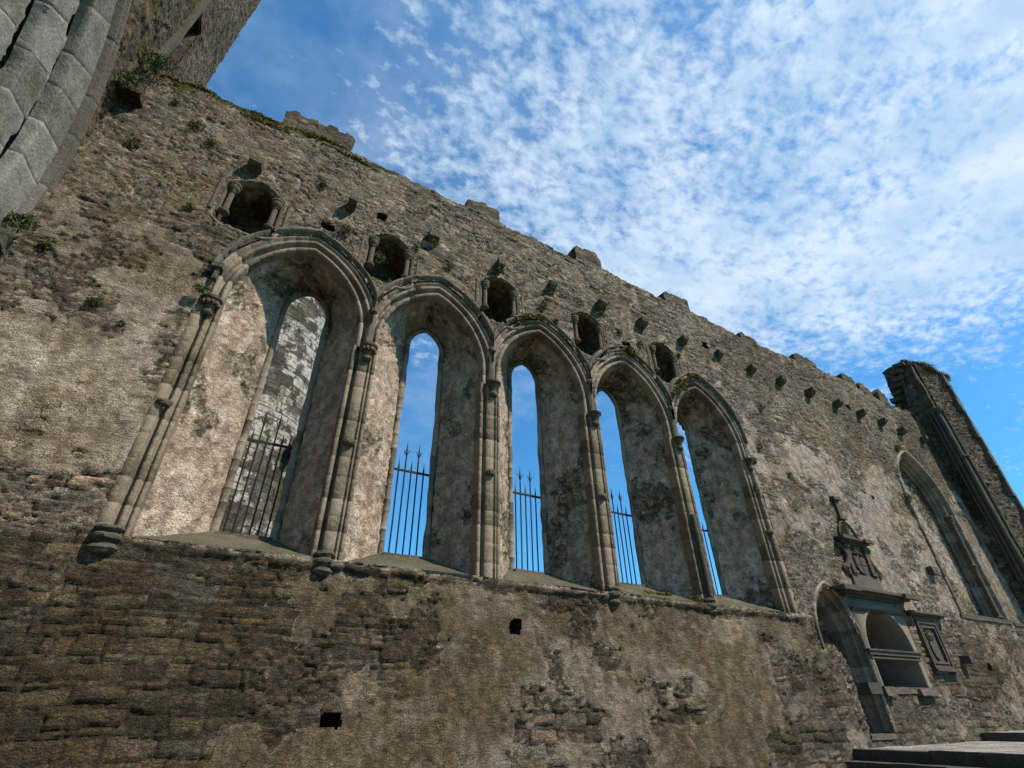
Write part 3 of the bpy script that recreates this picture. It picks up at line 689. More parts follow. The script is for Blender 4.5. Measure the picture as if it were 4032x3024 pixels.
# small upper windows
def upper_window(i):
    c = SWC[i]; r = random.Random(300+i)
    prof = [(.10, .04), (.095, -.015), (.075, -.03), (.055, -.015), (.045, .03), (.03, .045), (.01, .02), (.0, .04), (-.005, .10), (0, .16)]
    rows = []
    for (s, y) in prof:
        o = sw_out(c, s); rows.append(np.stack([o[:, 0], 0*o[:, 0]+y, o[:, 1]], -1))
    P = np.stack(rows, 1); P = np.concatenate([P, P[:1]], 0)
    U = np.arange(len(P))[:, None]+0*P[0, :, 0]
    side = ss(P[..., 2], 8.9, 9.02)*ss(P[..., 2], 9.98, 9.86); P[..., 1] += side*.10
    bt = vn(np.floor(U/4.), U*0, 300+i); P[..., 1] += .02*(bt-.5); P[..., 2] += .012*(vn(U*.8, U*0, i)-.5)
    w = grid('upper_window', P, M_ARCH, wall, RGBA(bt, 1.0*((U.astype(int) % 4) == 0), 0*U), None, None, smooth=False)
    w['label'] = ['leftmost small upper window with two colonnettes', 'second small upper window, with ferns growing in it', 'third small upper window from the left', 'fourth small upper window from the left', 'rightmost and smallest looking upper window'][i]
    # recess
    ks = sw_out(c, .0); ys = np.linspace(.15, 1.0, 22)
    P = np.zeros((len(ks)+1, 22, 3)); kk = np.concatenate([ks, ks[:1]], 0)
    fl = 1-.04*(ys-.15); P[..., 0] = c+(kk[:, None, 0]-c)*fl; P[..., 2] = 9.45+(kk[:, None, 1]-9.45)*fl; P[..., 1] = ys[None]
    U = ys[None]+0*P[..., 0]; V = (np.arange(len(kk))*.08)[:, None]+0*U
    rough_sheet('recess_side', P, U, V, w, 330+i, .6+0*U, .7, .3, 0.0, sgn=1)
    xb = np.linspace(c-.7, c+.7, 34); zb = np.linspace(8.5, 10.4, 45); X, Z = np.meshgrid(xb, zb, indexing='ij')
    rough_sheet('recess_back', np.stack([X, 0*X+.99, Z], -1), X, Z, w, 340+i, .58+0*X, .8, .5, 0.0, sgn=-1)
    for sx in (-1, 1):
        b = MB(); x = c+sx*.44; y = .02
        b.lathe((x, y, 9.0), [(.105, -.03), (.115, .0), (.105, .03), (.075, .045), (.09, .06), (.062, .08), (.058, .60), (.08, .615), (.06, .63), (.065, .66), (.105, .72), (.125, .77), (.115, .82), (.135, .83), (.135, .88), (.0, .885)], 12)
        for k in range(6):
            a = 2*PI*k/6; b.lathe((x+.085*math.cos(a), y+.085*math.sin(a), 9.75), [(.01, -.04), (.028, 0), (.015, .04)], 5)
        rough(b.build('colonnette', M_ARCH, w), .006, 12, 1)
        b = MB(); x2 = c+sx*.575
        b.lathe((x2, .04, 9.0), [(.05, -.05), (.05, .88)], 8, 'z', PI, 2*PI)
        b.lathe((c+sx*.70, .0, 9.0), [(.04, -.05), (.04, .88)], 8, 'z', PI, 2*PI)
        rough(b.build('side_roll', M_DRESS, w), .008, 6, 3)
for i in range(5): upper_window(i)

# roof corbels
CB = [-.19, 2.0, 4.15, 6.14, 7.87, 9.7, 11.41, 13.18, 14.98, 16.7, 18.34, 20.12, 21.96, 23.64, 25.25, 26.75, 28.66]
for k, x in enumerate(CB):
    r = random.Random(k); b = MB(); w = .118+r.uniform(-.028, .032); z = 10.62+r.uniform(-.05, .05); L = .31+r.uniform(-.07, .05)
    if k < 4:
        prof = [(0.06, .15), (-L, .15), (-L, -.10), (-L+.06, -.16), (0.06, -.18)]
    else:
        prof = [(0.06, .16), (-L, .16), (-L, .08), (-L+.02, -.01), (-L+.09, -.11), (-L+.2, -.17), (0.06, -.19)]
    prof = [(y, h*.82) for y, h in prof]; n = len(prof)
    vs = [(x-w, y, z+h) for y, h in prof]+[(x+w, y, z+h) for y, h in prof]
    b.add(vs, [tuple(range(n)), tuple(range(2*n-1, n-1, -1))]+[(q, q+n, (q+1) % n+n, (q+1) % n) for q in range(n)])
    o = rough(b.build('roof_corbel', M_CORB, wall), .020, 7, 3)
    o['label'] = 'dark square-ended stone corbel' if k < 4 else 'dark rounded stone corbel'

# merlons
def merlon(x0, x1, z0, z1a, z1b, y0, y1, seed, lab=None):
    nx = max(4, int((x1-x0)/.04)); nz = max(4, int((max(z1a, z1b)-z0)/.05)); ny = max(4, int((y1-y0)/.08))
    j = lambda A, B, sd: rough_sheet
    V = []; Fs = []; A1 = []; 
    def sheet(fn, n, m, flip):
        u, v = np.meshgrid(np.linspace(0, 1, n), np.linspace(0, 1, m), indexing='ij'); P = fn(u, v)
        Uc = P[..., 0]+P[..., 1]; Vc = P[..., 2]
        jn, ti, re = masonry(Uc, Vc, seed, (.06, .14), (.15, .5), .03)
        P = P+.035*(np.stack([fbm(P[..., 2]*5, P[..., 1]*5+P[..., 0]*5, seed, 3), fbm(P[..., 0]*5, P[..., 2]*5, seed+1, 3), fbm(P[..., 0]*4, P[..., 1]*4, seed+2, 3)], -1)-.5)*2.2
        P[..., 1] -= .02*re
        b = len(V); V.extend(P.reshape(-1, 3)); A1.extend(RGBA(ti*.9+.1, jn, 0*jn).reshape(-1, 4))
        for a in range(n-1):
            for c in range(m-1):
                q = (b+a*m+c, b+(a+1)*m+c, b+(a+1)*m+c+1, b+a*m+c+1); Fs.append(q[::-1] if flip else q)
    zt = lambda x: z1a+(z1b-z1a)*(x-x0)/(x1-x0)+.16*(vn(np.floor(x*4.3), 0*x, seed)-.6)-.22*ss(np.abs((x-x0)/(x1-x0)-.5), .36, .52)*vn(x*1.5, 0*x, seed+3)
    sheet(lambda u, v: np.stack([x0+(x1-x0)*u, y0+0*u, z0+(zt(x0+(x1-x0)*u)-z0)*v], -1), nx, nz, False)
    sheet(lambda u, v: np.stack([x0+(x1-x0)*u, y1+0*u, z0+(zt(x0+(x1-x0)*u)-z0)*v], -1), nx, nz, True)
    sheet(lambda u, v: np.stack([x0+0*u, y0+(y1-y0)*u, z0+(zt(x0+0*u)-z0)*v], -1), ny, nz, True)
    sheet(lambda u, v: np.stack([x1+0*u, y0+(y1-y0)*u, z0+(zt(x1+0*u)-z0)*v], -1), ny, nz, False)
    sheet(lambda u, v: np.stack([x0+(x1-x0)*u, y0+(y1-y0)*v, zt(x0+(x1-x0)*u)], -1), nx, ny, False)
    o = link('merlon', np.array(V), np.array(Fs), M_TOWER, wall, {'mk': np.array(A1), 'mk2': np.tile([.15, .15, .1, .5], (len(V), 1))})
    if lab: o['label'] = lab
MER = [(-.08, 1.66, 12.5, 13.32, 13.50), (5.12, 6.2, 12.4, 13.08, 13.28), (9.05, 10.12, 12.3, 13.22, 13.25), (12.95, 14.2, 12.3, 12.98, 13.08), (16.9, 17.9, 12.1, 12.62, 12.5), (20.3, 21.8, 12.2, 12.82, 12.75), (23.7, 24.7, 12.1, 12.95, 12.9), (25.0, 25.8, 12.1, 12.85, 12.6), (26.5, 27.3, 12.1, 12.9, 12.75)]
for k, (a, b_, z0, z1, z2) in enumerate(MER):
    y0 = .10; s = (8.85+y0)/8.85; X = lambda x: 1.44+(x-1.44)*s
    merlon(X(a), X(b_), z0-.2, z1*s, z2*s, y0, .75, 400+k)

# blind arch on the right
def blind_arch():
    c, hw, zs, rise, z0 = BA
    prof = [(.02, .42), (.0, .38)]+roll(.035, .345, .03, PI, 1.7*PI, 4)+[(.07, .36), (.08, .30)]+roll(.10, .24, .035, PI, 1.7*PI, 4)+[(.15, .25), (.17, .17)]+roll(.21, .10, .05, PI, 1.7*PI, 4)+[(.28, .12), (.31, .04)]+[(.33, .0), (.345, -.07), (.40, -.10), (.44, -.06), (.44, .03)]
    sh = [(s-.28, y*1.15) for s, y in prof]
    w = sweep_arch('blind_arch', M_ARCH, wall, c, hw, zs, rise, z0, sh, 500, None, (.25, .45), wob=.004, trim=lambda x, z: z > 2.85)
    w['label'] = 'tall blocked arch near the right-hand end of the wall'
    xs = np.arange(c-hw-.2, c+hw+.2, .045); zz = np.arange(z0-.1, zs+rise+.1, .04); X, Z = np.meshgrid(xs, zz, indexing='ij')
    rough_sheet('blocking', np.stack([X, 0*X+.46, Z], -1), X, Z, w, 510, .50+.03*np.sin(Z), 1.3, .2, .2, sgn=-1)
    for sx in (-1, 1):
        b = MB(); x = c+sx*(hw-.13 if sx > 0 else hw-.02)
        b.lathe((x, .06, z0+.06), [(.12, -.02), (.13, .03), (.10, .06), (.085, .09), (.078, .12), (.075, 1.85), (.11, 1.88), (.12, 1.93), (.08, 1.97), (.075, 2.0), (.072, 3.55), (.10, 3.58), (.09, 3.66), (.12, 3.74), (.155, 3.86), (.16, 3.92), (.12, 3.94)], 12)
        rough(b.build('shaft', M_ARCH, w), .01, 5, 1)
    b = MB(); b.box(c-hw-.25, c+hw+.35, -.09, .4, z0-.14, z0, .01); b.box(c+hw+.55, 29.7, -.08, .1, z0-.16, z0-.03, .01)
    rough(b.build('string_course', M_HOOD, w), .025, 5, 6)
blind_arch()

# pointed doorway niche
def niche():
    c, hw, zs, rise, z0 = ND
    prof = [(-.10, .75), (-.10, .46)]+roll(-.06, .42, .035, PI, 1.7*PI, 3)+[(-.02, .44), (-.01, .22)]+roll(.02, .15, .04, PI, 1.7*PI, 3)+[(.055, .15), (.07, .05), (.09, -.02), (.13, -.06), (.17, -.03), (.17, .05)]
    w = sweep_arch('pointed_recess', M_ARCH, wall, c, hw, zs, rise, z0, prof, 520, None, (.2, .4), wob=.006, trim=lambda x, z: (x > 16.4) | (z > 1.5))
    w['label'] = 'shadowed pointed recess with worn mouldings left of the tomb'
    xs = np.arange(c-hw-.15, c+hw+.1, .035); zz = np.arange(z0-.1, zs+rise+.1, .035); X, Z = np.meshgrid(xs, zz, indexing='ij')
    lean = .72-.64*ss(X, 17.38, 16.85)*ss(Z, 2.35, 1.1)
    rough_sheet('infill', np.stack([X, lean, Z], -1), X, Z, w, 530, .62+0*X, 1.5, .1, .1, sgn=-1)
    b = MB(); b.box(c+hw-.5, c+hw+.02, -.12, .3, .42, .68, .01); rough(b.build('projecting_block', M_STEP, w), .012, 5, 3)
    b = MB(); b.box(c-.2, c+hw+.1, -.04, .4, z0-.12, z0, .01); rough(b.build('threshold', M_DRESS, w), .012, 5, 4)
niche()
b = MB(); b.box(22.95, 23.2, -.28, .1, 1.28, 1.5, .02); rough(b.build('projecting_block', M_CORB, wall), .02, 6, 3)
b = MB(); b.box(23.35, 23.75, -.22, .1, 4.05, 4.3, .01); rough(b.build('projecting_block', M_CORB, wall), .02, 6, 3)

# ------------------------------------------------------------------ wall tomb
tomb = thing('wall_tomb', (19.0, 0, 0.4), 'dark carved wall tomb with round-headed niche, heavy cornice and shield panel above', 'tomb')
def tomb_build():
    c, hw, zs, rise, z0 = TO
    # face slab with the opening: sweep from opening edge to the slab's rim
    tj = np.linspace(0, 1, 8); ta = np.linspace(0, 1, 16)[1:]
    o = outline(c, hw, zs, rise, z0, 0, tj, ta); n = len(o)
    x0, x1, zt = 17.72, 20.42, 2.86
    rim = []
    for x, z in o:
        dx, dz = x-c, z-zs
        if z <= zs+1e-6: rim.append((x0 if dx < 0 else x1, z)); continue
        k = min(((x1-c) if dx > 0 else (c-x0))/max(abs(dx), 1e-6), (zt-zs)/dz); rim.append((c+dx*k, zs+dz*k))
    inn = outline(c, hw, zs, rise, z0, -.0, tj, ta)
    rows = [np.stack([inn[:, 0], 0*inn[:, 0]+1.0, inn[:, 1]], -1), np.stack([inn[:, 0], 0*inn[:, 0]-.05, inn[:, 1]], -1)]
    for s, y in ((.03, -.075), (.10, -.075), (.115, -.05)):
        q = outline(c, hw, zs, rise, z0, s, tj, ta); rows.append(np.stack([q[:, 0], 0*q[:, 0]+y, q[:, 1]], -1))
    rim = np.array(rim); rows.append(np.stack([rim[:, 0], 0*rim[:, 0]-.05, rim[:, 1]], -1)); rows.append(np.stack([rim[:, 0], 0*rim[:, 0]+.06, rim[:, 1]], -1))
    P = np.stack(rows, 1); z = 0*P[..., 0]
    grid('niche_frame', P, M_TOMB2, tomb, RGBA(z+.6, z, z), smooth=False)
    b = MB(); b.box(x0, x1, 1.0, 1.05, z0-.1, 2.7); b.box(x0+.2, x1-.2, -.02, 1.05, z0-.10, z0+.0)
    rough(b.build('niche_back', M_CORB, tomb), .006, 4, 4)  # dark stone, picked darker to stand in for shade inside the niche
    b = MB(); b.box(17.78, 18.25, -.16, .1, z0-.22, z0, .01); b.box(19.55, 20.4, -.15, .1, z0-.2, z0-.02, .02); b.box(18.25, 19.6, -.05, .15, z0-.17, z0-.01, .01)
    rough(b.build('ledge', M_TOMB2, tomb), .02, 5, 4)
    b = MB()                                           # impost rail across the opening
    b.box(17.72, 20.42, -.12, -.0, 1.36, 1.46); b.box(17.68, 20.46, -.16, -.0, 1.46, 1.50); b.box(17.8, 20.36, -.09, .0, 1.27, 1.31)
    rough(b.build('rail', M_TOMB, tomb), .006, 5, 3)
    b = MB()                                           # lower string and cornice
    b.box(17.68, 20.46, -.10, 0.0, 2.50, 2.54); b.box(17.70, 20.44, -.13, 0.0, 2.54, 2.58)
    b.box(17.5, 20.6, -.16, .05, 2.86, 2.92); b.box(17.2, 20.75, -.28, .05, 2.92, 2.99); b.box(17.0, 20.9, -.42, .05, 2.99, 3.06)
    b.box(16.95, 17.75, -.50, -.40, 2.93, 3.07); b.box(20.1, 20.95, -.50, -.40, 2.93, 3.07)
    rough(b.build('cornice', M_TOMB, tomb), .014, 5, 4)
    b = MB(); b.box(18.32, 19.78, -.10, .05, 3.06, 3.56); rough(b.build('plinth', M_TOMB2, tomb), .006, 4, 3)
    b = MB(); b.box(18.42, 19.68, -.06, .05, 3.56, 4.50)
    b.box(18.44, 18.62, -.13, -.05, 3.60, 4.46); b.box(19.48, 19.66, -.13, -.05, 3.60, 4.46)
    b.box(18.40, 18.66, -.16, -.05, 3.58, 3.66); b.box(19.44, 19.70, -.16, -.05, 3.58, 3.66); b.box(18.40, 18.66, -.16, -.05, 4.38, 4.46); b.box(19.44, 19.70, -.16, -.05, 4.38, 4.46)
    sh = [(18.78, 4.12), (19.32, 4.12), (19.34, 3.85), (19.25, 3.68), (19.05, 3.58), (18.85, 3.68), (18.76, 3.85)]
    b.prism(sh, -.12, -.05); b.prism([(19.04, 4.12), (19.06, 4.12), (19.06, 3.6), (19.04, 3.6)], -.135, -.11); b.prism([(18.78, 3.90), (19.32, 3.90), (19.32, 3.88), (18.78, 3.88)], -.135, -.11)
    for (hx, hz, r) in ((19.05, 4.28, .09), (18.86, 4.22, .05), (19.24, 4.22, .05), (18.95, 4.38, .04), (19.17, 4.38, .04)):
        b.lathe((hx, -.10, hz), [(r*.9, .04), (r, 0), (r*.6, -.04), (.001, -.055)], 9, 'y')
    rough(b.build('shield_panel', M_TOMB, tomb), .006, 10, 1)
    for sx in (-1, 1):                                 # side scrolls
        cx = 19.05; b = MB(); P = []
        for k in range(30):
            t = k/29; x = .78-.22*math.sin(PI*t)*1.0+(.0 if t < .5 else 0)+.10*(1-t); P.append((cx+sx*x, -.09, 3.70+.75*t))
        b.tube(P, [.05+.03*(1-k/29) for k in range(30)], 8)
        b.lathe((cx+sx*.84, -.02, 3.68), [(.17, 0), (.17, -.08), (.13, -.11), (.10, -.08), (.07, -.12), (.02, -.12)], 14, 'y')
        b.lathe((cx+sx*.80, -.02, 4.42), [(.10, 0), (.10, -.08), (.06, -.11), (.02, -.09)], 12, 'y')
        b.build('scroll', M_TOMB, tomb)
    b = MB(); b.box(18.36, 19.74, -.13, .05, 4.50, 4.56); b.box(18.28, 19.84, -.20, .05, 4.56, 4.62); b.box(18.20, 19.92, -.27, .05, 4.62, 4.68)
    b.box(18.2, 18.7, -.33, -.25, 4.58, 4.69); b.box(19.4, 19.92, -.33, -.25, 4.58, 4.69)
    rough(b.build('upper_cornice', M_TOMB, tomb), .010, 5, 3)
    b = MB()                                           # lunette with a ribbed fan
    a = [(19.02+.47*math.cos(t), 4.68+.60*math.sin(t)) for t in np.linspace(0, PI, 20)]; b.prism(a[::-1], -.05, .05)
    for k in range(19):
        p, q = a[k], a[k+1]; b.tube([(p[0], -.07, p[1]), (q[0], -.07, q[1])], .03, 6)
    for k in range(11):
        t = PI*(k+.5)/11; b.tube([(19.02+.05*math.cos(t), -.055, 4.74+.05*math.sin(t)), (19.02+.36*math.cos(t), -.06, 4.70+.48*math.sin(t))], [.008, .028], 5)
    b.build('lunette', M_TOMB, tomb)
    b = MB(); b.box(18.84, 19.20, -.14, .04, 5.34, 5.42); b.box(18.92, 19.12, -.10, .04, 5.42, 5.95); b.box(18.88, 19.16, -.12, .04, 5.95, 6.0); b.box(18.82, 19.22, -.17, .04, 6.0, 6.10)
    rough(b.build('finial_post', M_TOMB, tomb), .01, 5, 2)
tomb_build()
panel = thing('carved_panel', (21.6, 0, 1.06), 'framed stone relief panel with a shield, right of the wall tomb', 'relief panel')
def panel_build():
    x0, x1, z0, z1 = 21.0, 22.15, 1.10, 2.42
    b = MB()
    for (m, w, y) in ((0, .07, -.10), (.07, .05, -.055), (.13, .06, -.085)):
        X0, X1, Z0, Z1 = x0+m, x1-m, z0+m, z1-m
        b.box(X0, X0+w, y, .04, Z0, Z1); b.box(X1-w, X1, y, .04, Z0, Z1); b.box(X0+w, X1-w, y-.002, .04, Z0, Z0+w); b.box(X0+w, X1-w, y-.002, .04, Z1-w, Z1)
    rough(b.build('frame', M_TOMB, panel), .006, 5, 2)
    b = MB(); b.box(x0+.15, x1-.15, -.01, .05, z0+.15, z1-.15)
    sh = [(21.38, 1.85), (21.77, 1.85), (21.78, 1.6), (21.70, 1.42), (21.57, 1.34), (21.44, 1.42), (21.37, 1.6)]
    b.prism(sh, -.06, 0)
    for k in range(9):
        a = 2*PI*k/9; b.lathe((21.57+.16*math.cos(a), -.01, 2.02+.13*math.sin(a)), [(.045, 0), (.05, -.03), (.01, -.06)], 7, 'y')
    b.lathe((21.57, -.01, 2.02), [(.09, 0), (.09, -.05), (.02, -.08)], 9, 'y')
    rough(b.build('shield_relief', M_TOMB, panel), .008, 9, 1)
    b = MB(); b.box(x0+.02, x1-.02, -.08, .04, 2.425, 2.56); b.box(20.75, 22.75, -.17, .04, 2.56, 2.61); b.box(20.6, 22.85, -.25, .04, 2.61, 2.67); rough(b.build('cornice', M_TOMB, panel), .012, 5, 4)
    b = MB(); b.box(20.95, 22.25, -.16, .04, 1.03, 1.095); rough(b.build('base_moulding', M_TOMB, panel), .012, 5, 4)
panel_build()

# ------------------------------------------------------------------ iron grilles
GL = ['spiked iron bar grille in the leftmost window, before the round tower', 'spiked iron grille with one bent fleur tip, in the second window from the left',
      'spiked iron grille in the middle window', 'spiked iron grille in the second window from the right', 'iron grille mostly hidden in the rightmost window']
for i, (hx, hh) in enumerate(HOLE):
    g = thing('iron_grille', (hx, 1.3, 2.75), GL[i], 'grille', 'spiked iron grilles in the tall windows')
    y = 1.3; b = MB(); b.box(hx-hh-.05, hx+hh+.05, y-.018, y+.018, 4.60, 4.645); b.build('cross_bar', M_IRON, g)
    b = MB(); b.box(hx-hh-.05, hx+hh+.05, y-.018, y+.018, 2.775, 2.815); b.build('bottom_bar', M_IRON, g)
    n = 6 if i == 0 else 5
    for k in range(n):
        x = hx+(k-(n-1)/2)*(.139 if n == 6 else .145); b = MB(); tall = k in (1, 3); dx = random.uniform(-.006, .006)
        zt = 4.9 if tall else 4.64
        b.tube([(x, y, 2.78), (x+dx, y, 3.5), (x-dx*.5, y, 4.2), (x, y, zt)], .017, 7)
        if not tall:
            b.tube([(x, y, 4.64), (x, y, 4.68), (x, y, 4.90)], [.014, .021, .001], 6)
        else:
            b.tube([(x, y, 4.88), (x, y, 4.98), (x, y, 5.05), (x, y, 5.08)], [.013, .018, .024, .012], 6)
            b.tube([(x, y, 5.04), (x, y, 5.12), (x, y, 5.34)], [.014, .022, .001], 6)
            for s in (-1, 1):
                if i == 1 and k == 1 and s == -1: b.tube([(x, y, 5.0), (x-.05, y, 5.06), (x-.045, y, 5.12)], [.012, .016, .01], 5); continue
                b.tube([(x, y, 4.98), (x+s*.03, y, 5.06), (x+s*.06, y, 5.12), (x+s*.10, y, 5.15)], [.014, .012, .008, .002], 5)
        b.build('bar', M_IRON, g)

# ------------------------------------------------------------------ crossing tower on the left
tower = thing('crossing_tower', (-3.0, -4, -1.6), 'massive square rubble tower with a great grey stone arch at the left edge', 'tower')
TXX = -3.0; AYC, AR, AZS = -6.9, 6.72, 6.8     # hood arc centre y, radius, springing
def tower_build():
    ys = np.arange(-11, 3.22, .045); zz = np.concatenate([np.arange(-1.6, 5, .12), np.arange(5, 26, .05)]); Y, Z = np.meshgrid(ys, zz, indexing='ij')
    j, ti, re = rubble(Y, Z, 601, .20, .075)
    h = .045*re+.08*(fbm(Y*1.5, Z*2.5, 602, 5, .6)-.5)+.12*(fbm(Y*.4, Z*.4, 603, 3)-.5)
    X = TXX+h-.03
    Yc, Zc = (Y[:-1, :-1]+Y[1:, 1:])/2, (Z[:-1, :-1]+Z[1:, 1:])/2
    inarch = ((Zc <= AZS) & (Yc < AYC+AR+.33)) | ((Zc > AZS) & ((Yc-AYC)**2+(Zc-AZS)**2 < (AR+.33)**2) & (Yc > -5)) | ((Zc > AZS) & ((Yc-(-10-AYC))**2+(Zc-AZS)**2 < (AR+.33)**2) & (Yc <= -5))
    slot = (Yc > .25) & (Yc < 1.02) & (Zc > 13.2) & (Zc < 16.4)
    mo = .7*ss(fbm(Y*1.3, Z*1.3, 604, 4), .60, .7)*ss(Y, 1.0, .0)
    li = .15+.9*ss(Y, 1.6, 3.1)
    oc = .75*ss(fbm(Y*.9, Z*.6, 606, 4), .45, .62)*ss(Y, .8, -.2)
    dk = .35*ss(fbm(Y*.8, Z*.8, 607, 4), .4, .65)
    grid('tower_wall', np.stack([X, Y, Z], -1), M_TOWER, tower, RGBA(ti, j, 0*j), RGBA(mo, dk, oc, li), ~(inarch | slot), smooth=False)
    b = MB(); b.box(-12, TXX-.12, 3.0, 3.15, -1.6, 26); b.box(-12, -5.4, -11, 3.0, 14, 26); b.box(-12, TXX-.2, 2.0, 3.0, 12.5, 25.9)
    b.box(TXX-.9, TXX-.15, -.05, 3.0, -1.6, 13.0)
    b.build('tower_core', M_TOWER, tower)
    # slot window
    b = MB(); y0, y1, z0, z1, d = .22, 1.05, 13.15, 16.45, .55
    b.add([(TXX+.04, y0, z0), (TXX+.04, y1, z0), (TXX+.04, y1, z1), (TXX+.04, y0, z1), (TXX-d, y0, z0), (TXX-d, y1, z0), (TXX-d, y1, z1), (TXX-d, y0, z1)], [(0, 1, 5, 4), (1, 2, 6, 5), (2, 3, 7, 6), (3, 0, 4, 7), (4, 5, 6, 7)])
    rough(b.build('tower_opening', M_TOWER, tower), .03, 4, 5)
    b = MB(); b.box(TXX-.1, TXX+.12, .10, .25, 13.1, 18.5, .01); rough(b.build('drip_stone', M_CORB, tower), .03, 3, 8)
    b = MB(); b.box(TXX-.1, TXX+.42, -.40, .0, 11.05, 11.4, .03); rough(b.build('projecting_corbel', M_TOWER, tower), .03, 4, 4)
    b = MB(); b.box(TXX-.1, TXX+.22, -.45, -.12, 6.25, 6.5, .03); rough(b.build('projecting_corbel', M_CORB, tower), .04, 5, 4)
tower_build()
ORD = [  # (radial inset s, depth x) for each order of the arch
    ('hood_mould', M_HOOD, [(-.36, .0), (-.36, .07), (-.32, .13), (-.25, .13), (-.20, .06), (-.16, .05), (-.12, .12), (-.05, .12), (-.03, .02), (.0, .0)]),
    ('arch_order', M_LIME, [(.0, .0), (.03, .035), (.765, .02), (.79, .0), (.795, -.17)]),
    ('arch_order', M_LIME, [(.81, -.21), (.85, -.15), (1.50, -.15), (1.53, -.17), (1.535, -.36)]),
    ('arch_order', M_LIME, [(1.55, -.40), (1.59, -.34), (2.23, -.34), (2.255, -.36), (2.26, -.57)]),
    ('arch_order', M_LIME, [(2.27, -.61), (2.31, -.55), (2.95, -.55), (2.975, -.57), (2.98, -.80)]),
    ('arch_order', M_LIME, [(2.99, -.84), (3.04, -.78), (3.6, -.78), (3.64, -2.2)])]
for q, (nm, mt, prof) in enumerate(ORD):
    r = random.Random(700+q)
    # path: jamb z from -1.6 to springing then arc to apex at y=-5
    pr = []
    for i in range(len(prof)-1):
        (a, xa), (c, xc) = prof[i], prof[i+1]; n = max(1, int(math.hypot(c-a, xc-xa)/.07))
        pr += [(a+(c-a)*k/n, xa+(xc-xa)*k/n) for k in range(n)]
    pr.append(prof[-1])
    t1, j1, b1 = joints_t(AZS+1.6, .5, .8, r, .003); am0 = math.acos((AYC+5)/-(AR)) if False else math.acos((-5-AYC)/AR)
    t2, j2, b2 = joints_t(AR*am0, .75, 1.25, r, .003)
    P = []
    for (s, x) in pr:
        R = AR-s; am = math.acos(min(1, (-5-AYC)/R))
        P.append([(TXX+x, AYC+R, -1.6+(AZS+1.6)*t) for t in t1]+[(TXX+x, AYC+R*math.cos(am*t), AZS+R*math.sin(am*t)) for t in t2[1:]])
    P = np.array(P).transpose(1, 0, 2)
    fl = np.array(j1+j2[1:])[:, None]*np.ones(len(pr)); bt = np.array(b1+b2[1:])[:, None]*np.ones(len(pr))
    N = normals(P); sg = 1 if N[len(P)//2, len(pr)//2, 0] > 0 else -1
    sl_ = np.concatenate([[0], np.cumsum(np.linalg.norm(np.diff(P[:, 0], axis=0), axis=1))])
    Ua = (sl_*1.2)[:, None]+0*bt; Wa = np.arange(len(pr))[None]*.1+0*bt
    dd = -.002*fl+.002*(bt-.5)+.014*(fbm(Ua*1.5, Wa*3, 710+q, 4)-.5)
    if q: 
        edge = np.abs(np.linspace(-1, 1, len(pr)))[None]+0*bt
        dd += -.035*ss(fbm(Ua*.8+q, Wa*2, 720+q, 3), .62, .74)
    P = P+sg*N*dd[..., None]
    # other half of the arch mirrored about y=-5
    bt = .15+.7*bt; fl = fl*.8
    if q > 1: fl[:, :2] = .0; bt[:, :2] = 1.0; P[:, :2] += .03*(np.random.default_rng(q).random(P[:, :2].shape)-.5)
    o = grid(nm, P, mt, tower, RGBA(bt, fl, 0*bt), smooth=False)
    Q = P.copy()[::-1]; Q[..., 1] = -10-Q[..., 1]
    grid(nm, Q, mt, tower, RGBA(bt[::-1], fl[::-1], 0*bt), smooth=False)

# ------------------------------------------------------------------ broken end wall on the right
endw = thing('broken_wall', (30.5, -.8, -1.6), 'tall broken end wall with clustered shafts and a mossy jagged top at the right', 'wall')
def sheet_between(name, p0, p1, z0, zt0, zt1, seed, parent, mat, fine=(.04, .11), amp=1.2, dark=.3, nrm=1, li=.4, jag=.25, res=.045):
    L = math.hypot(p1[0]-p0[0], p1[1]-p0[1]); us = np.linspace(0, 1, max(5, int(L/res))); zs_ = np.arange(z0, max(zt0, zt1)+.3, res)
    U, Z = np.meshgrid(us, zs_, indexing='ij'); X = p0[0]+(p1[0]-p0[0])*U; Y = p0[1]+(p1[1]-p0[1])*U
    Uc = (U[:-1, :-1]+U[1:, 1:])/2; Zc = (Z[:-1, :-1]+Z[1:, 1:])/2
    top = zt0+(zt1-zt0)*Uc+jag*(vn(Uc*L*6, 0*Uc, seed)-.5)
    return rough_sheet(name, np.stack([X, Y, Z], -1), U*L, Z, parent, seed, .75+0*U, amp, dark, li, mat, Zc < top, fine=fine, sgn=nrm)
ea = sheet_between('shaded_face', (29.7, .55), (29.7, -.62), -1.6, 14.3, 15.3, 801, endw, M_WALL, dark=.8, nrm=-1, li=.1)  # shade on this side is also put into its colour by dark
ebf = sheet_between('rubble_face', (29.98, -.90), (31.28, -1.42), -1.6, 15.0, 14.1, 802, endw, M_TOWER, dark=.15, nrm=-1)
sheet_between('side_face', (31.28, -1.42), (31.9, .6), -1.6, 14.1, 14.0, 803, endw, M_TOWER, nrm=-1)
sheet_between('rear_face', (31.9, .6), (29.7, .55), 11.5, 14.0, 14.3, 804, endw, M_WALL, nrm=-1)
b = MB()
for (x, y, r) in ((29.70, -.46, .055), (29.72, -.62, .075), (29.80, -.80, .115), (29.95, -.95, .06)):
    b.lathe((x, y, -1.6), [(r, 0), (r, 5.9), (r*1.5, 5.93), (r*1.5, 6.0), (r, 6.05), (r, 11.25), (r*1.5, 11.28), (r*1.5, 11.38), (r, 11.42), (r, 13.6), (r*1.6, 13.7), (r*2.0, 13.85), (r*1.2, 13.9)], 10)
rough(b.build('shaft_cluster', M_CORB, endw), .035, 2.5, 2)
b = MB()
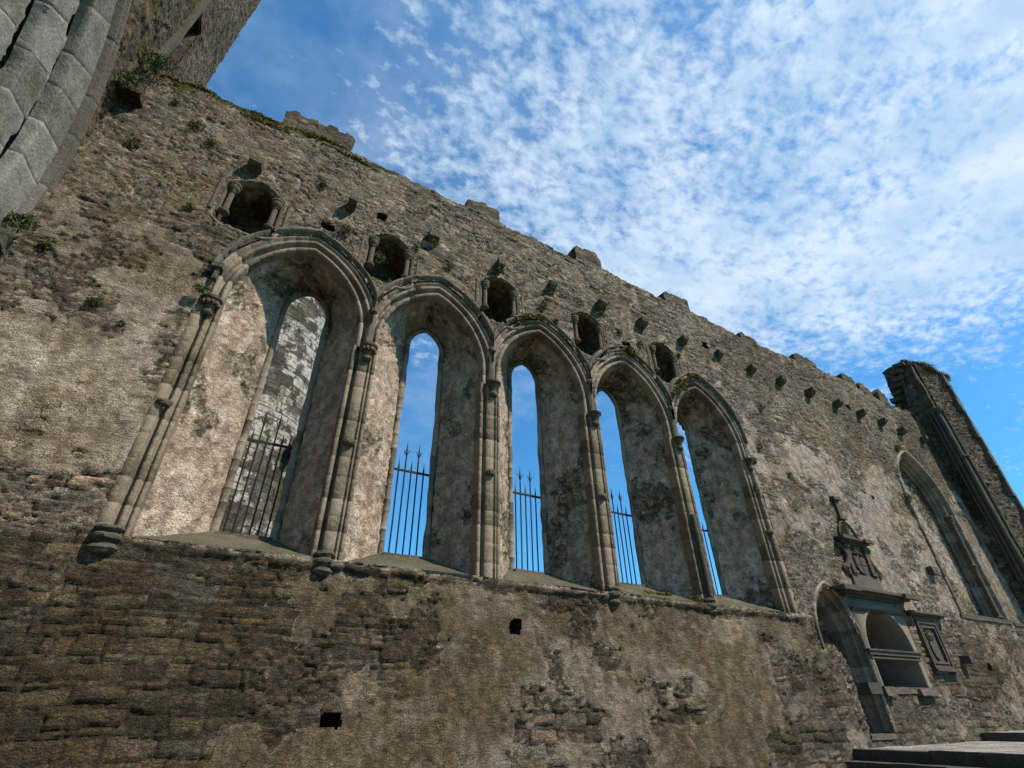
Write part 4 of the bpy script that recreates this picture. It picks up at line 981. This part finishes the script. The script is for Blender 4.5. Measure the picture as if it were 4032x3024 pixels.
for k in range(7):
    z = 12.9+k*.34; b.box(29.45-.1*(k % 2), 29.95, .55-.16*k-.2, .8-.16*k, z, z+.2, .03)
rough(b.build('toothing_stones', M_WALL, endw), .03, 4, 2)
b = MB(); b.tube([(29.62, .05, 12.8), (29.62, -.35, 15.2)], .07, 5); rough(b.build('raking_shaft', M_HOOD, endw), .01, 4, 1)
b = MB()
for k in range(22):
    z = -1.5+k*.72; l = .30 if k % 2 else .18; b.box(31.28-l, 31.30, -1.44, -1.2, z, z+.70, .012)
rough(b.build('quoin_stones', M_LIME, endw), .015, 4, 1)
b = MB(); b.prism([(29.72, 12.0), (31.35, 12.0), (31.5, 14.0), (30.6, 14.9), (29.75, 15.25)], -.80, .5); rough(b.build('wall_core', M_WALL, endw), .10, 2.2, 9)

# ------------------------------------------------------------------ round tower outside
rtw = thing('round_tower', (0.40, 12.1, -1.6), 'tall round stone tower with white lichen patches, seen through the leftmost window', 'tower')
def round_tower():
    R0 = 3.05; th = np.arange(0, 2*PI+.001, .035/R0*1.6); zz = np.arange(-1.6, 19.8, .05)
    T, Z = np.meshgrid(th, zz, indexing='ij'); U = T*R0
    j, ti, re = masonry(U, Z, 901, (.15, .30), (.25, .6), .010)
    f = fbm(U*2.0, Z*2.0, 903, 5, .65)*.7+.3*fbm(U*.7, Z*.5, 906, 2)
    cell = np.round(ti*37) % 5
    pl = ss(f+.16*(ti-.5), .515, .53)*(1-j)
    R = R0-.012*(Z+1.6)*1.6/1.6*.5+.018*re+.02*(fbm(U*3, Z*3, 904, 3)-.5)
    P = np.stack([.40+R*np.cos(T), 12.1+R*np.sin(T), Z], -1)
    P[-1] = P[0]
    body = grid('tower_shaft', P, M_ROUND, rtw, RGBA(ti, j, pl), RGBA(.5*ss(fbm(U*.9, Z*.9, 905, 4), .58, .7), .3+0*Z, .35*ss(f, .45, .5), .35+0*Z), smooth=False)
    b = MB(); 
    b.box(2.80-.09, 2.80+.07, 9.95-.35, 9.95+.5, 8.2, 8.85); b.build('slit_window', leafmat('dark_slit', (.012, .012, .01), (.02, .02, .016)), body)
    b = MB(); b.lathe((.40, 12.1, 19.5), [(3.0, 0), (2.95, .25), (1.5, 2.2), (.05, 4.0)], 40); b.build('conical_cap', M_ROUND, rtw)
round_tower()

# ------------------------------------------------------------------ ground
def ground_sheet(name, x0, x1, y0, y1, z, step, mat, amp=.03):
    xs = np.arange(x0, x1+step, step); ys = np.arange(y0, y1+step, step); X, Y = np.meshgrid(xs, ys, indexing='ij')
    return tagp(grid(name, np.stack([X, Y, z+amp*(fbm(X*1.3, Y*1.3, 950, 4)-.5)], -1), mat, None), kind='structure')
b = MB(); b.box(-400, 400, -400, 400, -1.9, -1.75); tagp(b.build('ground', M_GRASS), kind='structure')
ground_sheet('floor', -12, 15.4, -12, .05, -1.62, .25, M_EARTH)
ground_sheet('lower_platform', 15.36, 15.8, -12, .05, -.92, .10, M_STEP)
ground_sheet('platform', 15.9, 22.3, -12, .05, -.70, .08, M_GRAV, .05)
ground_sheet('upper_platform', 22.3, 36, -12, .05, -.51, .12, M_GRAV, .04)
def step_row(x0, x1, z0, z1, seed, lab):
    r = random.Random(seed); y = .0; b = MB()
    while y > -11.5:
        l = r.uniform(.9, 1.7); b.box(x0+r.uniform(-.015, .015), x1, y-l+.006, y-.006, z0, z1+r.uniform(-.008, .008), .008); y -= l
    o = rough(b.build('stone_step', M_STEP), .012, 4, 3); tagp(o, kind='structure')
step_row(15.25, 15.75, -1.62, -.91, 1, '')
step_row(15.68, 16.02, -1.0, -.685, 2, '')
step_row(22.1, 22.5, -.8, -.50, 3, '')

# ------------------------------------------------------------------ plants
def leaves(name, c, rad, n, label, seed, mat=None, size=.03, hang=.4, parent=None, group=None, squash=(1, .5, 1)):
    r = np.random.default_rng(seed); V = []; Fs = []
    c = np.array(c, float)
    for k in range(n):
        d = r.normal(size=3); d /= np.linalg.norm(d); d[1] = -abs(d[1])
        rr = rad*r.random()**.45*(0.8+.4*vn(d[0]*2+seed, d[2]*2, 1)); p = d*rr*np.array(squash); p[2] -= hang*rr*abs(r.normal())*.5
        s = size*(.5+r.random()); a = r.normal(size=3); a /= np.linalg.norm(a); u = np.cross(a, r.normal(size=3)); u /= np.linalg.norm(u)
        b = len(V); V += [p-a*s, p+u*s*.45, p+a*s*1.1, p-u*s*.45]; Fs.append((b, b+1, b+2, b+3))
    # stems
    for k in range(max(3, n//25)):
        d = r.normal(size=3); d[1] = -abs(d[1]); d /= np.linalg.norm(d); e = d*rad*.8*np.array(squash); b = len(V)
        w = np.array([.004, 0, .004]); V += [-w, w, e+w*.4, e-w*.4]; Fs.append((b, b+1, b+2, b+3))
    V = np.array(V)+c
    me = bpy.data.meshes.new(name); me.from_pydata([tuple(v-c) for v in V], [], Fs); me.materials.append(mat or M_LEAF)
    o = bpy.data.objects.new(name, me); COL.objects.link(o); o.location = tuple(c)
    if parent is not None: o.parent = parent; o.location = tuple(c-wloc(parent))
    else: tagp(o, label, 'plant', group)
    return o
D = [  # name, position, radius, count, label
 ('fern', (-.17, -.16, 6.70), .17, 260, 'bushy fern growing on the capital at the left edge of the leftmost window'),
 ('fern', (-1.50, -.05, 5.88), .13, 180, 'small isolated fern tuft on the plaster left of the leftmost window'),
 ('weed', (-1.02, -.05, 5.62), .07, 80, 'tiny weed below and right of the isolated fern tuft'),
 ('ivy_clump', (-2.78, -.30, 6.85), .30, 420, 'ivy clump low in the corner beside the foot of the great arch'),
 ('fern', (-2.45, -.06, 6.80), .16, 150, 'trailing weeds just right of the ivy clump beside the great arch'),
 ('ivy_clump', (-2.70, -.22, 12.55), .42, 650, 'large ivy bush where the wall top meets the tower'),
 ('ivy_clump', (-2.80, -.50, 11.15), .34, 420, 'ivy hanging over the stone corbel in the upper left corner'),
 ('weed', (-2.88, -.45, 13.6), .16, 120, 'fern growing beside the drip stone high on the tower'),
 ('weed', (-2.85, -.9, 12.9), .14, 120, 'weed tuft on the tower between the great arch and the ivy bush'),
 ('weed', (-2.1, -.04, 11.7), .13, 120, 'small weed on the wall just right of the big ivy bush'),
 ('weed', (-1.55, -.04, 11.25), .20, 220, 'dark weeds in the long crack below the mossy wall top'),
 ('weed', (-1.15, -.04, 10.85), .18, 200, 'dark weeds at the lower end of the long crack'),
 ('weed', (-2.3, -.04, 9.9), .16, 140, 'weed tuft on the bare wall left of the leftmost small window'),
 ('fern', (-.95, -.04, 8.75), .14, 140, 'fern tuft to the lower left of the leftmost small window'),
 ('fern', (1.25, -.06, 11.0), .15, 150, 'pale fern above and right of the leftmost small window'),
 ('fern', (2.02, -.08, 9.75), .22, 280, 'tall weed beside the upper square hole'),
 ('fern', (1.55, -.05, 9.35), .12, 110, 'small weed under the square hole beside the leftmost small window'),
 ('ivy_clump', (2.90, .15, 9.45), .28, 320, 'ivy spilling out of the second small window'),
 ('ivy_clump', (3.40, .30, 8.95), .22, 220, 'ivy deeper inside the second small window'),
 ('fern', (3.95, -.05, 8.75), .13, 120, 'fern at the lower right of the second small window'),
 ('weed', (3.75, -.05, 10.1), .12, 110, 'weed on the head of the second small window'),
 ('fern', (4.7, -.05, 9.9), .16, 150, 'fern between the second and third small windows'),
 ('fern', (4.15, -.3, 10.3), .15, 140, 'weed hanging under the third roof corbel'),
 ('fern', (6.12, -.2, 10.35), .16, 150, 'weed hanging under the fourth roof corbel'),
 ('fern', (7.8, -.2, 10.25), .15, 150, 'weed hanging under the fifth roof corbel'),
 ('fern', (9.6, -.2, 10.2), .20, 200, 'weed hanging under the sixth roof corbel'),
 ('fern', (7.55, -.05, 9.7), .15, 140, 'fern between the third and fourth small windows'),
 ('fern', (8.0, -.05, 9.4), .12, 110, 'lower fern left of the fourth small window'),
 ('fern', (10.4, -.05, 9.95), .16, 160, 'fern right of the fourth small window'),
 ('fern', (11.2, -.05, 9.8), .15, 150, 'fern left of the fifth small window'),
 ('fern', (12.75, -.08, 8.5), .20, 220, 'bright fern at the foot of the rightmost small window'),
 ('fern', (12.9, -.05, 9.95), .10, 90, 'little weed right of the rightmost small window'),
 ('fern', (11.22, .55, 6.35), .12, 130, 'dark fern on the reveal of the second window from the right'),
 ('fern', (14.05, .55, 5.9), .12, 130, 'upper fern inside the rightmost window'),
 ('fern', (14.45, .35, 5.6), .16, 170, 'lower fern inside the rightmost window'),
 ('fern', (15.05, .05, 5.75), .20, 220, 'large fern beside the right jamb of the rightmost window'),
 ('fern', (15.75, -.05, 7.3), .17, 160, 'fern on the wall right of the rightmost window arch'),
 ('fern', (16.9, -.05, 6.5), .17, 160, 'bright fern on the open wall between rightmost window and tomb'),
 ('weed', (16.6, -.05, 9.0), .16, 140, 'weed high on the wall right of the rightmost small window'),
 ('fern', (24.35, -.12, 7.05), .24, 240, 'dark bushy fern at the left springing of the blocked arch'),
 ('weed', (21.7, -.05, 6.6), .10, 90, 'tiny weed on the wall above the carved panel'),
 ('fern', (17.15, -.15, 3.15), .22, 200, 'dry tuft on top of the pointed recess beside the tomb'),
]
for k, (nm, p, rd, n, lab) in enumerate(D): leaves(nm, p, rd*.85, int(n*1.3), lab, 1000+k, size=.021 if rd < .25 else .027, group={'fern': 'ferns rooted in the wall', 'weed': 'weeds rooted in the masonry', 'ivy_clump': 'ivy clumps on the ruins'}[nm])
# moss as soft cushions along the wall top, on the arches and on the broken wall
def moss(name, pts, r0, n, label, seed, mat=M_MOSS):
    r = np.random.default_rng(seed); V = []; Fs = []; pts = np.array(pts, float); c = pts.mean(0)
    seg = np.linalg.norm(np.diff(pts, axis=0), axis=1); L = np.concatenate([[0], np.cumsum(seg)])
    for k in range(n):
        u = r.random()*L[-1]; p = np.array([np.interp(u, L, pts[:, a]) for a in range(3)])
        dens = vn(u*2.2, 0.5, seed)
        if r.random() > (dens-.30)*3.2: continue
        q = r.normal(size=3)*r0*(.2+1.3*(dens-.3))*np.array([.8, .45, .6]); p = p+q
        s = .022*(.5+r.random()); a = r.normal(size=3); a /= np.linalg.norm(a); w = np.cross(a, r.normal(size=3)); w /= np.linalg.norm(w)
        b = len(V); V += [p-a*s, p+w*s*.7, p+a*s, p-w*s*.7]; Fs.append((b, b+1, b+2, b+3))
    me = bpy.data.meshes.new(name); me.from_pydata([tuple(v-c) for v in V], [], Fs); me.materials.append(mat)
    o = bpy.data.objects.new(name, me); COL.objects.link(o); o.location = tuple(c)
    return tagp(o, label, 'moss', None, 'stuff')
tz = lambda x: float(topz(np.array([x]))[0])
moss('moss', [(x, 0.0, tz(x)+.0) for x in np.linspace(-2.6, 1.6, 20)], .10, 9000, 'golden moss along the left end of the wall top', 1)
moss('moss', [(x, -.02, tz(x)-.22) for x in np.linspace(-1.2, 2.2, 12)], .08, 2500, 'golden moss patches just under the left wall top', 2)
moss('moss', [(9.6, -.08, 8.75), (10.1, -.12, 9.15), (10.5, -.12, 9.30), (10.8, -.1, 9.25)], .09, 3500, 'golden moss on the arch of the second window from the right', 3)
moss('moss', [(12.2, -.06, 8.2), (12.7, -.1, 8.75), (13.2, -.12, 9.2), (13.6, -.12, 9.3)], .12, 5000, 'golden moss on the arch of the rightmost window', 4)
moss('moss', [(6.7, -.06, 8.75), (7.0, -.12, 9.15), (7.5, -.12, 9.3)], .06, 1200, 'golden moss on the arch of the middle window', 5)
moss('moss', [(3.1, -.05, 8.0), (3.0, -.06, 8.5)], .10, 1500, 'golden moss between the first and second arches', 6)
moss('moss', [(9.8, -.06, 2.3), (12.0, -.06, 2.3)], .05, 1200, 'golden moss on the ledge under the second window from the right', 7)
moss('moss', [(25.6, -.08, 9.5), (26.0, -.1, 9.7)], .10, 900, 'dry moss on top of the blocked arch', 8)
moss('moss', [(29.8, -.5, 15.25), (30.4, -1.0, 15.0), (31.2, -1.3, 14.45), (31.45, -1.45, 14.2)], .24, 14000, 'thick brown moss on the jagged top of the broken wall', 9)
